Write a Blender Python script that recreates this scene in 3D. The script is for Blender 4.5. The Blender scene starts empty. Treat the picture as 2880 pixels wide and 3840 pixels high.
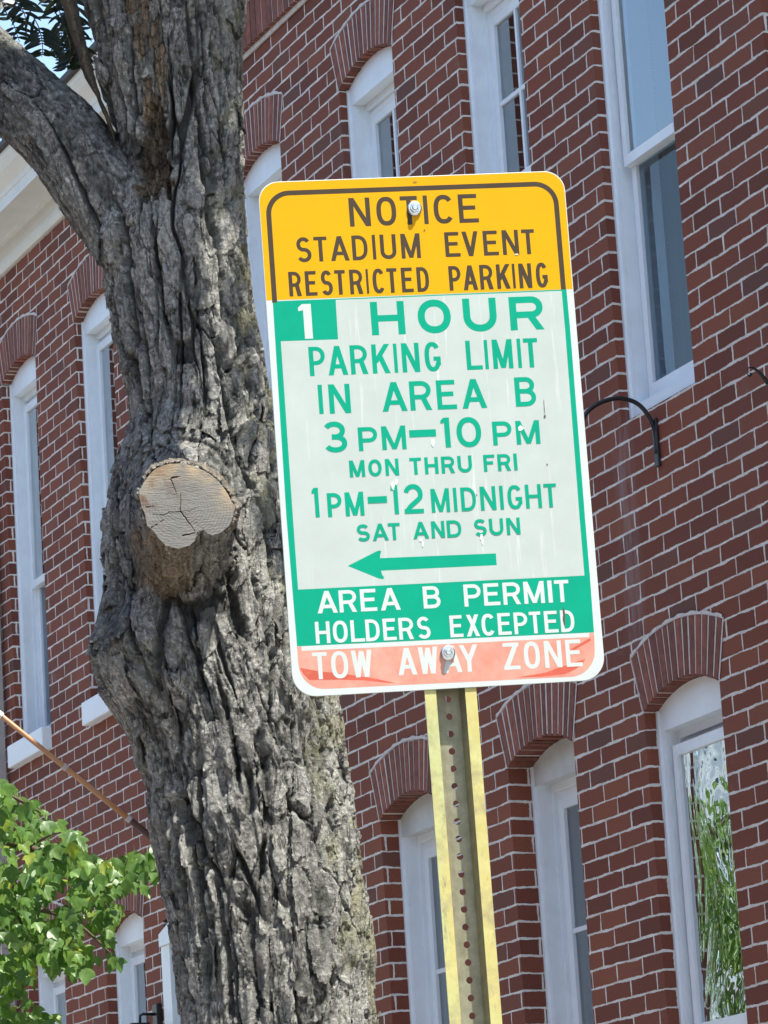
import bpy, bmesh, math, random
import numpy as np
from mathutils import Vector, Matrix
from mathutils.geometry import tessellate_polygon

R_ = math.radians
random.seed(7)
scene = bpy.context.scene
COL = scene.collection

# ------------------------------------------------------------------ camera
F_PX, CX, CY = 14500.0, 1440.0, 1920.0          # photograph: 2880 x 3840
PITCH, ROLL, YAW = R_(12.85645), R_(-3.59389), R_(-23.43182)
CAM = np.array([0.0, 0.0, 1.6])
_fw = np.array([0, math.cos(PITCH), math.sin(PITCH)])
_up = np.array([0, -math.sin(PITCH), math.cos(PITCH)])
_rt = np.array([1.0, 0, 0])
C_R = math.cos(ROLL) * _rt + math.sin(ROLL) * _up
C_U = -math.sin(ROLL) * _rt + math.cos(ROLL) * _up
C_F = _fw
cam_data = bpy.data.cameras.new('camera')
cam = bpy.data.objects.new('camera', cam_data)
COL.objects.link(cam)
cam_data.sensor_fit = 'VERTICAL'
cam_data.sensor_height = 36.0
cam_data.lens = F_PX / 3840.0 * 36.0
cam_data.clip_start = 0.1
cam_data.clip_end = 2000
M = Matrix.Identity(4)
for i in range(3):
    M[i][0] = C_R[i]; M[i][1] = C_U[i]; M[i][2] = -C_F[i]; M[i][3] = CAM[i]
cam.matrix_world = M
scene.camera = cam

# ------------------------------------------------------------------ light
SUN_AZ, SUN_EL = R_(39.0), R_(62.0)              # azimuth to the right of straight behind the camera
S_DIR = np.array([math.sin(SUN_AZ) * math.cos(SUN_EL), -math.cos(SUN_AZ) * math.cos(SUN_EL), math.sin(SUN_EL)])
world = bpy.data.worlds.new("World")
scene.world = world
world.use_nodes = True
wn = world.node_tree
wn.nodes.clear()
sky = wn.nodes.new('ShaderNodeTexSky')
sky.sky_type = 'NISHITA'
sky.sun_disc = False
sky.sun_elevation = SUN_EL
sky.sun_rotation = math.atan2(S_DIR[0], S_DIR[1])
sky.air_density = 1.3
sky.dust_density = 0.6
sky.ozone_density = 1.2
bg = wn.nodes.new('ShaderNodeBackground')
bg.inputs['Strength'].default_value = 0.15
wo = wn.nodes.new('ShaderNodeOutputWorld')
wn.links.new(sky.outputs[0], bg.inputs[0])
wn.links.new(bg.outputs[0], wo.inputs[0])
sun_d = bpy.data.lights.new('sun', 'SUN')
sun_d.energy = 4.5
sun_d.angle = R_(0.5)
sun_d.color = (1.0, 0.95, 0.86)
sun = bpy.data.objects.new('sun', sun_d)
COL.objects.link(sun)
sun.rotation_mode = 'QUATERNION'
sun.rotation_quaternion = Vector(S_DIR.tolist()).to_track_quat('Z', 'Y')
scene.view_settings.view_transform = 'Standard'
scene.view_settings.look = 'None'
scene.view_settings.exposure = 1.05
scene.view_settings.gamma = 1.0
scene.view_settings.use_curve_mapping = False

# ------------------------------------------------------------------ helpers
K = 1.736                                        # working pixels of the measured photograph


def at(x, y, depth):
    """Point of the world seen at working pixel x, y and lying at world y = depth."""
    ray = (x * K - CX) / F_PX * C_R - (y * K - CY) / F_PX * C_U + C_F
    return CAM + ray * (depth / ray[1])


def at_arr(x, y, depth):
    ray = ((x * K - CX) / F_PX)[..., None] * C_R - ((y * K - CY) / F_PX)[..., None] * C_U + C_F
    return CAM + ray * (depth / ray[..., 1])[..., None]


def tag(o, label=None, cat=None, group=None, kind=None):
    if label: o['label'] = label
    if cat: o['category'] = cat
    if group: o['group'] = group
    if kind: o['kind'] = kind
    return o


def empty(name, loc, rz=0.0):
    o = bpy.data.objects.new(name, None)
    COL.objects.link(o)
    o.location = loc
    o.rotation_euler = (0, 0, rz)
    o.empty_display_size = 0.2
    return o


class MB:
    """Collects faces, then links them as one mesh object."""
    def __init__(self):
        self.v = []; self.f = []; self.m = []; self.uv = []

    def face(self, pts, mat=0, uv=None):
        b = len(self.v)
        self.v += [tuple(p) for p in pts]
        self.f.append(tuple(range(b, b + len(pts))))
        self.m.append(mat)
        self.uv += list(uv) if uv is not None else [(p[0], p[2]) for p in pts]

    def box(self, x0, x1, y0, y1, z0, z1, mat=0):
        p = [(x0, y0, z0), (x1, y0, z0), (x1, y1, z0), (x0, y1, z0), (x0, y0, z1), (x1, y0, z1), (x1, y1, z1), (x0, y1, z1)]
        for q in ((0, 1, 5, 4), (1, 2, 6, 5), (2, 3, 7, 6), (3, 0, 4, 7), (4, 5, 6, 7), (3, 2, 1, 0)):
            self.face([p[i] for i in q], mat)

    def prism(self, poly, y0, y1, mat=0):
        """poly in x, z (counter-clockwise seen from -y), extruded in y."""
        n = len(poly)
        self.face([(x, y0, z) for x, z in poly], mat)
        self.face([(x, y1, z) for x, z in reversed(poly)], mat)
        for i in range(n):
            a, b = poly[i], poly[(i + 1) % n]
            self.face([(a[0], y0, a[1]), (a[0], y1, a[1]), (b[0], y1, b[1]), (b[0], y0, b[1])], mat)

    def sweep(self, prof, x0, x1, mat=0):
        """prof in y, z swept along x."""
        n = len(prof)
        for i in range(n):
            a, b = prof[i], prof[(i + 1) % n]
            self.face([(x0, a[0], a[1]), (x1, a[0], a[1]), (x1, b[0], b[1]), (x0, b[0], b[1])], mat)
        self.face([(x0, y, z) for y, z in reversed(prof)], mat)
        self.face([(x1, y, z) for y, z in prof], mat)

    def tube(self, pts, rad, n=12, mat=0, cap=True):
        pts = [np.array(p, float) for p in pts]
        if not hasattr(rad, '__len__'): rad = [rad] * len(pts)
        rings = []
        ref = None
        for i, p in enumerate(pts):
            d = pts[min(i + 1, len(pts) - 1)] - pts[max(i - 1, 0)]
            d = d / np.linalg.norm(d)
            if ref is None:
                ref = np.array([0, 0, 1.0]) if abs(d[2]) < .9 else np.array([1.0, 0, 0])
            a = np.cross(d, ref); a /= np.linalg.norm(a)
            b = np.cross(d, a)
            ref = -np.cross(d, b) if False else ref
            rings.append([p + rad[i] * (math.cos(t) * a + math.sin(t) * b) for t in np.linspace(0, 2 * math.pi, n, endpoint=False)])
        base = len(self.v)
        for r in rings: self.v += [tuple(q) for q in r]
        for i in range(len(rings) - 1):
            for j in range(n):
                k = (j + 1) % n
                f = (base + i * n + j, base + i * n + k, base + (i + 1) * n + k, base + (i + 1) * n + j)
                self.f.append(f); self.m.append(mat); self.uv += [(0, 0)] * 4
        if cap:
            self.f.append(tuple(base + j for j in reversed(range(n)))); self.m.append(mat); self.uv += [(0, 0)] * n
            e = base + (len(rings) - 1) * n
            self.f.append(tuple(e + j for j in range(n))); self.m.append(mat); self.uv += [(0, 0)] * n

    def build(self, name, mats, parent=None, smooth=False):
        me = bpy.data.meshes.new(name)
        me.from_pydata(self.v, [], self.f)
        if not isinstance(mats, (list, tuple)): mats = [mats]
        for m in mats: me.materials.append(m)
        me.polygons.foreach_set('material_index', self.m)
        ul = me.uv_layers.new(name='UVMap')
        ul.data.foreach_set('uv', [c for u in self.uv for c in u])
        if smooth:
            bm = bmesh.new(); bm.from_mesh(me)
            bmesh.ops.remove_doubles(bm, verts=bm.verts, dist=1e-6)
            bm.to_mesh(me); bm.free()
            me.polygons.foreach_set('use_smooth', [True] * len(me.polygons))
        me.update()
        o = bpy.data.objects.new(name, me)
        COL.objects.link(o)
        if parent: o.parent = parent
        return o


def bevel(o, w, seg=2):
    bm = bmesh.new(); bm.from_mesh(o.data)
    bmesh.ops.remove_doubles(bm, verts=bm.verts, dist=1e-6)
    es = [e for e in bm.edges if len(e.link_faces) == 2 and e.calc_face_angle(0) > 0.5]
    bmesh.ops.bevel(bm, geom=es, offset=w, segments=seg, profile=0.5, affect='EDGES')
    bm.to_mesh(o.data); bm.free()
    return o


def grid_mesh(name, P, mats, parent=None, wrap=False, attrs=None, smooth=True, flip=False):
    """P: (rows, cols, 3) array -> one mesh; attrs: name -> (rows, cols) floats."""
    nr, nc = P.shape[:2]
    me = bpy.data.meshes.new(name)
    idx = np.arange(nr * nc).reshape(nr, nc)
    if wrap:
        a = idx[:-1]; b = np.roll(idx, -1, axis=1)[:-1]; c = np.roll(idx, -1, axis=1)[1:]; d = idx[1:]
    else:
        a = idx[:-1, :-1]; b = idx[:-1, 1:]; c = idx[1:, 1:]; d = idx[1:, :-1]
    q = np.stack([a, b, c, d], -1).reshape(-1, 4)
    if flip: q = q[:, ::-1]
    me.vertices.add(nr * nc)
    me.vertices.foreach_set('co', P.reshape(-1).astype(np.float32))
    me.loops.add(q.size)
    me.loops.foreach_set('vertex_index', q.reshape(-1).astype(np.int32))
    me.polygons.add(len(q))
    me.polygons.foreach_set('loop_start', np.arange(0, q.size, 4, dtype=np.int32))
    me.polygons.foreach_set('use_smooth', [smooth] * len(q))
    if not isinstance(mats, (list, tuple)): mats = [mats]
    for m in mats: me.materials.append(m)
    me.update(calc_edges=True)
    for k, v in (attrs or {}).items():
        at_ = me.attributes.new(k, 'FLOAT', 'POINT')
        at_.data.foreach_set('value', v.reshape(-1).astype(np.float32))
    me.validate()
    o = bpy.data.objects.new(name, me)
    COL.objects.link(o)
    if parent: o.parent = parent
    return o


# ---- numpy noise
def _hash(ix, iy, k=0):
    h = (ix.astype(np.int64) * 374761393 + iy.astype(np.int64) * 668265263 + k * 974634777) & 0xffffffff
    h = ((h ^ (h >> 13)) * 1274126177) & 0xffffffff
    h = ((h ^ (h >> 16)) * 2246822519) & 0xffffffff
    return ((h ^ (h >> 15)) & 0xffffff) / float(0x1000000)


def vnoise(x, y, k=0):
    ix = np.floor(x); iy = np.floor(y)
    fx = x - ix; fy = y - iy
    fx = fx * fx * (3 - 2 * fx); fy = fy * fy * (3 - 2 * fy)
    a = _hash(ix, iy, k); b = _hash(ix + 1, iy, k); c = _hash(ix, iy + 1, k); d = _hash(ix + 1, iy + 1, k)
    return (a * (1 - fx) + b * fx) * (1 - fy) + (c * (1 - fx) + d * fx) * fy


def fbm(x, y, k=0, n=4):
    s = np.zeros_like(x); a = 0.5
    for i in range(n):
        s += a * vnoise(x, y, k + i * 17); x = x * 2.03 + 11.3; y = y * 2.03 + 5.7; a *= 0.5
    return s / (1 - 0.5 ** n)


def worley(x, y, k=0):
    """F1, F2, random of nearest cell, second random, offset from its centre."""
    ix = np.floor(x); iy = np.floor(y)
    f1 = np.full(x.shape, 9.0); f2 = np.full(x.shape, 9.0)
    r1 = np.zeros_like(x); r2 = np.zeros_like(x); dx1 = np.zeros_like(x); dy1 = np.zeros_like(x)
    for oy in (-1, 0, 1):
        for ox in (-1, 0, 1):
            cx = ix + ox; cy = iy + oy
            px = cx + 0.15 + 0.7 * _hash(cx, cy, k); py = cy + 0.15 + 0.7 * _hash(cx, cy, k + 1)
            ddx = x - px; ddy = y - py
            d = np.sqrt(ddx * ddx + ddy * ddy)
            near = d < f1
            f2 = np.where(near, f1, np.minimum(f2, d))
            f1 = np.where(near, d, f1)
            r1 = np.where(near, _hash(cx, cy, k + 2), r1); r2 = np.where(near, _hash(cx, cy, k + 3), r2)
            dx1 = np.where(near, ddx, dx1); dy1 = np.where(near, ddy, dy1)
    return f1, f2, r1, r2, dx1, dy1


def sstep(a, b, x):
    t = np.clip((x - a) / (b - a), 0, 1)
    return t * t * (3 - 2 * t)


# ------------------------------------------------------------------ materials
def mat(name):
    m = bpy.data.materials.new(name)
    m.use_nodes = True
    nt = m.node_tree
    return m, nt, nt.nodes['Principled BSDF']


def nd(nt, typ, **kw):
    n = nt.nodes.new(typ)
    for k, v in kw.items():
        if k.startswith('_'): setattr(n, k[1:], v)
        else:
            n.inputs[k].default_value = v
    return n


def mixc(nt, fac, a, b, blend='MIX'):
    n = nt.nodes.new('ShaderNodeMix'); n.data_type = 'RGBA'; n.blend_type = blend
    for sock, val in ((n.inputs[0], fac), (n.inputs[6], a), (n.inputs[7], b)):
        if isinstance(val, bpy.types.NodeSocket): nt.links.new(val, sock)
        elif isinstance(val, (int, float)): sock.default_value = val
        else: sock.default_value = (*val, 1)
    return n.outputs[2]


def mrange(nt, val, a, b, c=0.0, d=1.0):
    n = nt.nodes.new('ShaderNodeMapRange')
    nt.links.new(val, n.inputs[0])
    for i, x in enumerate((a, b, c, d)): n.inputs[i + 1].default_value = x
    return n.outputs[0]


def math_(nt, op, a, b=None):
    n = nt.nodes.new('ShaderNodeMath'); n.operation = op
    for s, v in ((n.inputs[0], a), (n.inputs[1], b)):
        if v is None: continue
        if isinstance(v, bpy.types.NodeSocket): nt.links.new(v, s)
        else: s.default_value = v
    return n.outputs[0]


def coords(nt, which='Object', scale=(1, 1, 1)):
    t = nt.nodes.new('ShaderNodeTexCoord')
    mp = nt.nodes.new('ShaderNodeMapping')
    mp.inputs['Scale'].default_value = scale
    nt.links.new(t.outputs[which], mp.inputs[0])
    return mp.outputs[0]


def noise(nt, vec, scale, detail=4, rough=0.6, dist=0.0):
    n = nd(nt, 'ShaderNodeTexNoise', Scale=scale, Detail=detail, Roughness=rough, Distortion=dist)
    nt.links.new(vec, n.inputs['Vector'])
    return n.outputs[0]


def bump(nt, bsdf, h, dist, strength=1.0):
    b = nd(nt, 'ShaderNodeBump', Strength=strength, Distance=dist)
    nt.links.new(h, b.inputs['Height'])
    nt.links.new(b.outputs[0], bsdf.inputs['Normal'])
    return b


def simple(name, col, rough=0.6, metal=0.0, var=0.12, scale=30, bmp=0.0, vec='Object', stretch=(1, 1, 1)):
    m, nt, b = mat(name)
    v = coords(nt, vec, stretch)
    n = noise(nt, v, scale, 5, 0.65)
    lo = tuple(c * (1 - var) for c in col); hi = tuple(min(1, c * (1 + var)) for c in col)
    nt.links.new(mixc(nt, mrange(nt, n, .3, .7), lo, hi), b.inputs['Base Color'])
    b.inputs['Roughness'].default_value = rough
    b.inputs['Metallic'].default_value = metal
    if bmp: bump(nt, b, n, bmp)
    return m


def brick_material():
    m, nt, b = mat('brickwork')
    tc = nt.nodes.new('ShaderNodeTexCoord')
    uv = tc.outputs['UV']
    n1 = nd(nt, 'ShaderNodeTexNoise', Scale=9.0, Detail=3.0); nt.links.new(uv, n1.inputs[0])
    n2 = nd(nt, 'ShaderNodeTexNoise', Scale=70.0, Detail=2.0); nt.links.new(uv, n2.inputs[0])
    vm = nt.nodes.new('ShaderNodeVectorMath'); vm.operation = 'SUBTRACT'
    nt.links.new(n1.outputs[1], vm.inputs[0]); vm.inputs[1].default_value = (.5, .5, .5)
    vs = nt.nodes.new('ShaderNodeVectorMath'); vs.operation = 'SCALE'; nt.links.new(vm.outputs[0], vs.inputs[0]); vs.inputs['Scale'].default_value = 0.012
    vm2 = nt.nodes.new('ShaderNodeVectorMath'); vm2.operation = 'SUBTRACT'
    nt.links.new(n2.outputs[1], vm2.inputs[0]); vm2.inputs[1].default_value = (.5, .5, .5)
    vs2 = nt.nodes.new('ShaderNodeVectorMath'); vs2.operation = 'SCALE'; nt.links.new(vm2.outputs[0], vs2.inputs[0]); vs2.inputs['Scale'].default_value = 0.0062
    ad = nt.nodes.new('ShaderNodeVectorMath'); ad.operation = 'ADD'; nt.links.new(uv, ad.inputs[0]); nt.links.new(vs.outputs[0], ad.inputs[1])
    ad2 = nt.nodes.new('ShaderNodeVectorMath'); ad2.operation = 'ADD'; nt.links.new(ad.outputs[0], ad2.inputs[0]); nt.links.new(vs2.outputs[0], ad2.inputs[1])
    br = nd(nt, 'ShaderNodeTexBrick')
    br.offset = 0.5; br.squash = 1.0
    br.inputs['Scale'].default_value = 1.0
    br.inputs['Brick Width'].default_value = 0.2127
    br.inputs['Row Height'].default_value = 0.0677
    br.inputs['Mortar Smooth'].default_value = 0.25
    br.inputs['Bias'].default_value = -0.1
    br.inputs['Color1'].default_value = (0.19, 0.060, 0.044, 1)
    br.inputs['Color2'].default_value = (0.125, 0.044, 0.036, 1)
    br.inputs['Mortar'].default_value = (0.5, 0.5, 0.5, 1)
    # sloppy pointing: the joint swells and thins
    nm = nd(nt, 'ShaderNodeTexNoise', Scale=9.0, Detail=5.0); nt.links.new(uv, nm.inputs[0])
    nt.links.new(mrange(nt, nm.outputs[0], .28, .75, .0022, .0080), br.inputs['Mortar Size'])
    nt.links.new(ad2.outputs[0], br.inputs['Vector'])
    fac = br.outputs['Fac']
    # every brick burnt a little differently
    sb = nt.nodes.new('ShaderNodeSeparateXYZ'); nt.links.new(ad2.outputs[0], sb.inputs[0])
    row_ = math_(nt, 'FLOOR', math_(nt, 'DIVIDE', sb.outputs[1], 0.0677))
    odd = math_(nt, 'FLOORED_MODULO', row_, 2.0)
    off_ = math_(nt, 'MULTIPLY', math_(nt, 'SUBTRACT', 1.0, odd), .5)
    num_ = math_(nt, 'FLOOR', math_(nt, 'ADD', math_(nt, 'DIVIDE', sb.outputs[0], 0.2127), off_))
    cb_ = nt.nodes.new('ShaderNodeCombineXYZ'); nt.links.new(num_, cb_.inputs[0]); nt.links.new(row_, cb_.inputs[1])
    wn_ = nt.nodes.new('ShaderNodeTexWhiteNoise'); wn_.noise_dimensions = '3D'; nt.links.new(cb_.outputs[0], wn_.inputs[0])
    rp_ = nt.nodes.new('ShaderNodeValToRGB'); el = rp_.color_ramp.elements
    el[0].position = 0; el[0].color = (.150, .049, .032, 1); el[1].position = 1; el[1].color = (.135, .065, .052, 1)
    for p_, c_ in ((.18, (.185, .057, .035, 1)), (.6, (.225, .070, .041, 1)), (.88, (.260, .088, .050, 1))):
        e_ = el.new(p_); e_.color = c_
    nt.links.new(wn_.outputs[0], rp_.inputs[0])
    grain = nd(nt, 'ShaderNodeTexNoise', Scale=160.0, Detail=4.0, Roughness=.7); nt.links.new(uv, grain.inputs[0])
    big = nd(nt, 'ShaderNodeTexNoise', Scale=1.1, Detail=3.0); nt.links.new(uv, big.inputs[0])
    col = mixc(nt, mrange(nt, grain.outputs[0], .25, .75), (.66, .64, .64), (1.32, 1.26, 1.22))
    bc = mixc(nt, 1.0, rp_.outputs[0], col, 'MULTIPLY')
    bc = mixc(nt, mrange(nt, big.outputs[0], .35, .7, 0, .35), bc, (0.14, 0.060, 0.048))
    # pale lime bloom running down below a sill
    sx = nt.nodes.new('ShaderNodeSeparateXYZ'); nt.links.new(uv, sx.inputs[0])
    streak = nd(nt, 'ShaderNodeTexNoise', Scale=1.0, Detail=5.0, Roughness=.7)
    mp = nt.nodes.new('ShaderNodeMapping'); mp.inputs['Scale'].default_value = (26, 3.2, 1); nt.links.new(uv, mp.inputs[0]); nt.links.new(mp.outputs[0], streak.inputs[0])
    gx = math_(nt, 'ABSOLUTE', math_(nt, 'ADD', sx.outputs[0], 12.50))
    gx = mrange(nt, gx, 0.02, 0.10, 1, 0)
    gz = mrange(nt, sx.outputs[1], 0.1, 0.4, 0, 1)
    gz2 = mrange(nt, sx.outputs[1], 1.0, 1.25, 1, 0)
    st = math_(nt, 'MULTIPLY', math_(nt, 'MULTIPLY', gx, gz), math_(nt, 'MULTIPLY', gz2, mrange(nt, streak.outputs[0], .38, .7, 0, .45)))
    bc = mixc(nt, st, bc, (.38, .38, .40))
    # patches of smeared mortar
    sm = nd(nt, 'ShaderNodeTexNoise', Scale=2.2, Detail=7.0, Roughness=.75); nt.links.new(uv, sm.inputs[0])
    bc = mixc(nt, mrange(nt, sm.outputs[0], .62, .78, 0, .45), bc, (.27, .22, .20))
    mn = nd(nt, 'ShaderNodeTexNoise', Scale=14.0, Detail=4.0); nt.links.new(uv, mn.inputs[0])
    mc = mixc(nt, mrange(nt, mn.outputs[0], .3, .7), (.57, .52, .47), (.76, .72, .66))
    nt.links.new(mixc(nt, fac, bc, mc), b.inputs['Base Color'])
    b.inputs['Roughness'].default_value = .85
    b.inputs['Specular IOR Level'].default_value = .25
    hh = math_(nt, 'ADD', math_(nt, 'MULTIPLY', fac, -.6), math_(nt, 'MULTIPLY', grain.outputs[0], .35))
    bump(nt, b, hh, .004, .8)
    return m


MT = {}
MT['brick'] = brick_material()
MT['voussoir'] = simple('rubbed_brick', (.20, .066, .044), .85, var=.35, scale=25, bmp=.002)
_nt = MT['voussoir'].node_tree; _b = _nt.nodes['Principled BSDF']; _g = _nt.nodes.new('ShaderNodeNewGeometry')
_src = _b.inputs['Base Color'].links[0].from_socket
_nt.links.new(mixc(_nt, 1.0, _src, mixc(_nt, _g.outputs['Random Per Island'], (.68, .70, .74), (1.30, 1.24, 1.15)), 'MULTIPLY'), _b.inputs['Base Color'])
MT['mortar'] = simple('mortar', (.62, .57, .53), .9, var=.2, scale=40, bmp=.002)
MT['white'] = simple('white_window_paint', (.80, .85, .88), .42, var=.05, scale=9)
MT['sash'] = simple('white_vinyl', (.82, .87, .90), .35, var=.04, scale=12)
MT['header'] = simple('weathered_header_paint', (.56, .58, .57), .5, var=.14, scale=8)
MT['cornice'] = simple('cornice_paint', (.74, .74, .68), .5, var=.05, scale=6)
MT['cornice_warm'] = simple('cornice_warm_paint', (.60, .57, .47), .55, var=.06, scale=6)  # darker, warmer cornice tone
MT['gutter'] = simple('dark_gutter', (.035, .03, .03), .6)
MT['sill'] = simple('painted_sill', (.82, .87, .90), .5, var=.04, scale=7)
MT['iron'] = simple('black_iron', (.012, .012, .013), .45, var=.4, scale=60)
MT['spout'] = simple('downspout_paint', (.40, .36, .33), .55, var=.1, scale=10)


def glass_material(name, tint, refl, wob, wscale=(1, 1, 1), amt=.002, trans=.55):
    m, nt, b = mat(name)
    nt.nodes.remove(b)
    out = nt.nodes['Material Output']
    fr = nd(nt, 'ShaderNodeFresnel', IOR=1.5)
    v = coords(nt, 'Object', wscale)
    n = noise(nt, v, wob, 3, .5, .6)
    bm_ = nd(nt, 'ShaderNodeBump', Strength=1.0, Distance=amt)
    nt.links.new(n, bm_.inputs['Height'])
    gl = nd(nt, 'ShaderNodeBsdfGlossy', Roughness=.012)
    gl.inputs['Color'].default_value = (.92, .97, 1, 1)
    nt.links.new(bm_.outputs[0], gl.inputs['Normal'])
    tr = nd(nt, 'ShaderNodeBsdfTransparent')
    tr.inputs['Color'].default_value = (tint[0] * trans, tint[1] * trans, tint[2] * trans, 1)
    mx = nt.nodes.new('ShaderNodeMixShader')
    # two panes of two faces each: reflectance adds up
    nt.links.new(mrange(nt, fr.outputs[0], 0.0, 0.5, 0.0, refl), mx.inputs[0])
    nt.links.new(tr.outputs[0], mx.inputs[1]); nt.links.new(gl.outputs[0], mx.inputs[2])
    nt.links.new(mx.outputs[0], out.inputs['Surface'])
    return m


MT['glass'] = glass_material('window_glass', (.85, .95, 1), 1.5, 2.2, (1, 1, .5), .0012)
MT['glass_wavy'] = glass_material('wavy_old_glass', (.85, .95, 1), 3.2, 4.0, (1, 1, .45), .016, .35)
MT['glass_screen'] = glass_material('screened_glass', (.70, .82, .90), .45, 3.0, (1, 1, .5), .001, .9)
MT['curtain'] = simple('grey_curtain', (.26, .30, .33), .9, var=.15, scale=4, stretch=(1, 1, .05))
MT['room_dark'] = simple('room_darkness', (.05, .06, .07), .9, var=.2, scale=4, stretch=(1, 1, .05))  # dark colour stands in for the unlit room behind the glass

# ------------------------------------------------------------------ the ground
def sheet(name, pts, m, z):
    b = MB(); b.face([(x, y, z) for x, y in pts]); o = b.build(name, m); return tag(o, kind='structure')


D_WALL = np.array([math.sin(YAW), math.cos(YAW), 0.0])         # along the street wall, away from the camera
N_WALL = np.array([-D_WALL[1], D_WALL[0], 0.0])                # out of the wall, towards the street
RZ_WALL = math.atan2(-D_WALL[1], -D_WALL[0])
WALL_DIST = 6.4


def wall_pt(u, z, out=0.0):
    """u runs along the wall (growing towards the camera), z is height, out is towards the street."""
    return -WALL_DIST * N_WALL - u * D_WALL + np.array([0, 0, z]) + out * N_WALL


def strip(u0, u1, o0, o1):
    return [tuple(wall_pt(u, 0, o)[:2]) for u, o in ((u0, o0), (u1, o0), (u1, o1), (u0, o1))]


MT['soil'] = simple('bare_ground', (.07, .07, .055), .95, var=.3, scale=3)
MT['paving'] = simple('concrete_paving', (.33, .315, .285), .9, var=.12, scale=5)
MT['asphalt'] = simple('asphalt', (.085, .085, .085), .9, var=.25, scale=60)
sheet('ground', [(-300, -300), (300, -300), (300, 300), (-300, 300)], MT['soil'], -0.12)
for nm, o0, o1, z, m in (('pavement', -0.3, 7.2, 0.0, 'paving'), ('road', 7.35, 16.5, -0.112, 'asphalt')):
    b = MB()
    q = strip(-80, 60, o0, o1)
    b.face([(x, y, z) for x, y in q])
    if nm == 'pavement':
        q2 = strip(-80, 60, 7.2, 7.35)
        b.face([(x, y, z) for x, y in q2])
        b.face([(*q2[3], -0.12), (*q2[2], -0.12), (*q2[2], 0), (*q2[3], 0)])
    tag(b.build(nm, MT[m]), kind='structure')

# ------------------------------------------------------------------ brick houses
Z_BED = 3.985                                    # a bed joint lies at this height
RISE, RING = 0.065, 0.215


def arc_z(s, w, rise, zs):                       # s in 0..1 across the chord
    R = (w * w / 4 + rise * rise) / (2 * rise)
    x = (s - .5) * w
    return zs + rise - R + math.sqrt(R * R - x * x)


def arch_outline(u0, u1, zs, n=14):
    w = u1 - u0
    inner = [(u0 + w * i / n, arc_z(i / n, w, RISE, zs)) for i in range(n + 1)]
    wo = w + .136
    outer = [(u0 - .068 + wo * i / n, arc_z(i / n, wo, RISE + .005, zs + RING)) for i in range(n + 1)]
    return inner, outer


def house_child(mb, name, mats, house, parent=None, smooth=False):
    o = mb.build(name, mats, parent or house, smooth)
    if parent is None: o.location = (-house['u_mid'], 0, 0)
    return o


def new_house(name, u_mid, label):
    h = empty(name, wall_pt(u_mid, 0).tolist(), RZ_WALL)
    h['u_mid'] = u_mid
    return tag(h, label, 'house')


def build_wall(house, u0, u1, z1, openings):
    """One brick face with its window openings cut out, their reveals, and a real thickness behind."""
    b = MB()
    outer = [(u0, 0.0), (u1, 0.0), (u1, z1), (u0, z1)]
    holes = []
    for (a, c, zs, zb, rev, arched) in openings:
        if arched:
            inner, out = arch_outline(a, c, zs)
            holes.append([(a, zb), (a, zs)] + out + [(c, zs), (c, zb)])
        else:
            holes.append([(a, zb), (a, zs), (c, zs), (c, zb)])
    polys = [[Vector((x, z, 0)) for x, z in p] for p in [outer] + holes]
    flat = [q for p in [outer] + holes for q in p]
    for t in tessellate_polygon(polys):
        p = [flat[i] for i in t]
        ar = (p[1][0] - p[0][0]) * (p[2][1] - p[0][1]) - (p[2][0] - p[0][0]) * (p[1][1] - p[0][1])
        if abs(ar) < 1e-9: continue
        if ar < 0: p = p[::-1]
        b.face([(x, 0, z) for x, z in p], 0, [(x, z - Z_BED) for x, z in p])
    for (a, c, zs, zb, rev, arched) in openings:
        dp = rev + .16
        b.face([(a, 0, zb), (a, 0, zs), (a, dp, zs), (a, dp, zb)], 0, [(a, zb - Z_BED), (a, zs - Z_BED), (a + dp, zs - Z_BED), (a + dp, zb - Z_BED)])
        b.face([(c, 0, zs), (c, 0, zb), (c, dp, zb), (c, dp, zs)], 0, [(c, zs - Z_BED), (c, zb - Z_BED), (c - dp, zb - Z_BED), (c - dp, zs - Z_BED)])
        b.face([(a, 0, zb), (a, dp, zb), (c, dp, zb), (c, 0, zb)], 0)
    # ends, top and back of the house block
    dpt = 9.0
    for q in ([(u0, 0, 0), (u0, 0, z1), (u0, dpt, z1), (u0, dpt, 0)], [(u1, 0, 0), (u1, dpt, 0), (u1, dpt, z1), (u1, 0, z1)],
              [(u0, dpt, 0), (u0, dpt, z1), (u1, dpt, z1), (u1, dpt, 0)]):
        b.face(q, 0, [(p[0] + p[1], p[2] - Z_BED) for p in q])
    house_child(b, 'wall', MT['brick'], house)
    rb = MB(); rb.face([(u0, 0.02, z1 - .06), (u1, 0.02, z1 - .06), (u1, dpt - .02, z1 - .5), (u0, dpt - .02, z1 - .5)])
    house_child(rb, 'roof', MT['gutter'], house)


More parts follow.
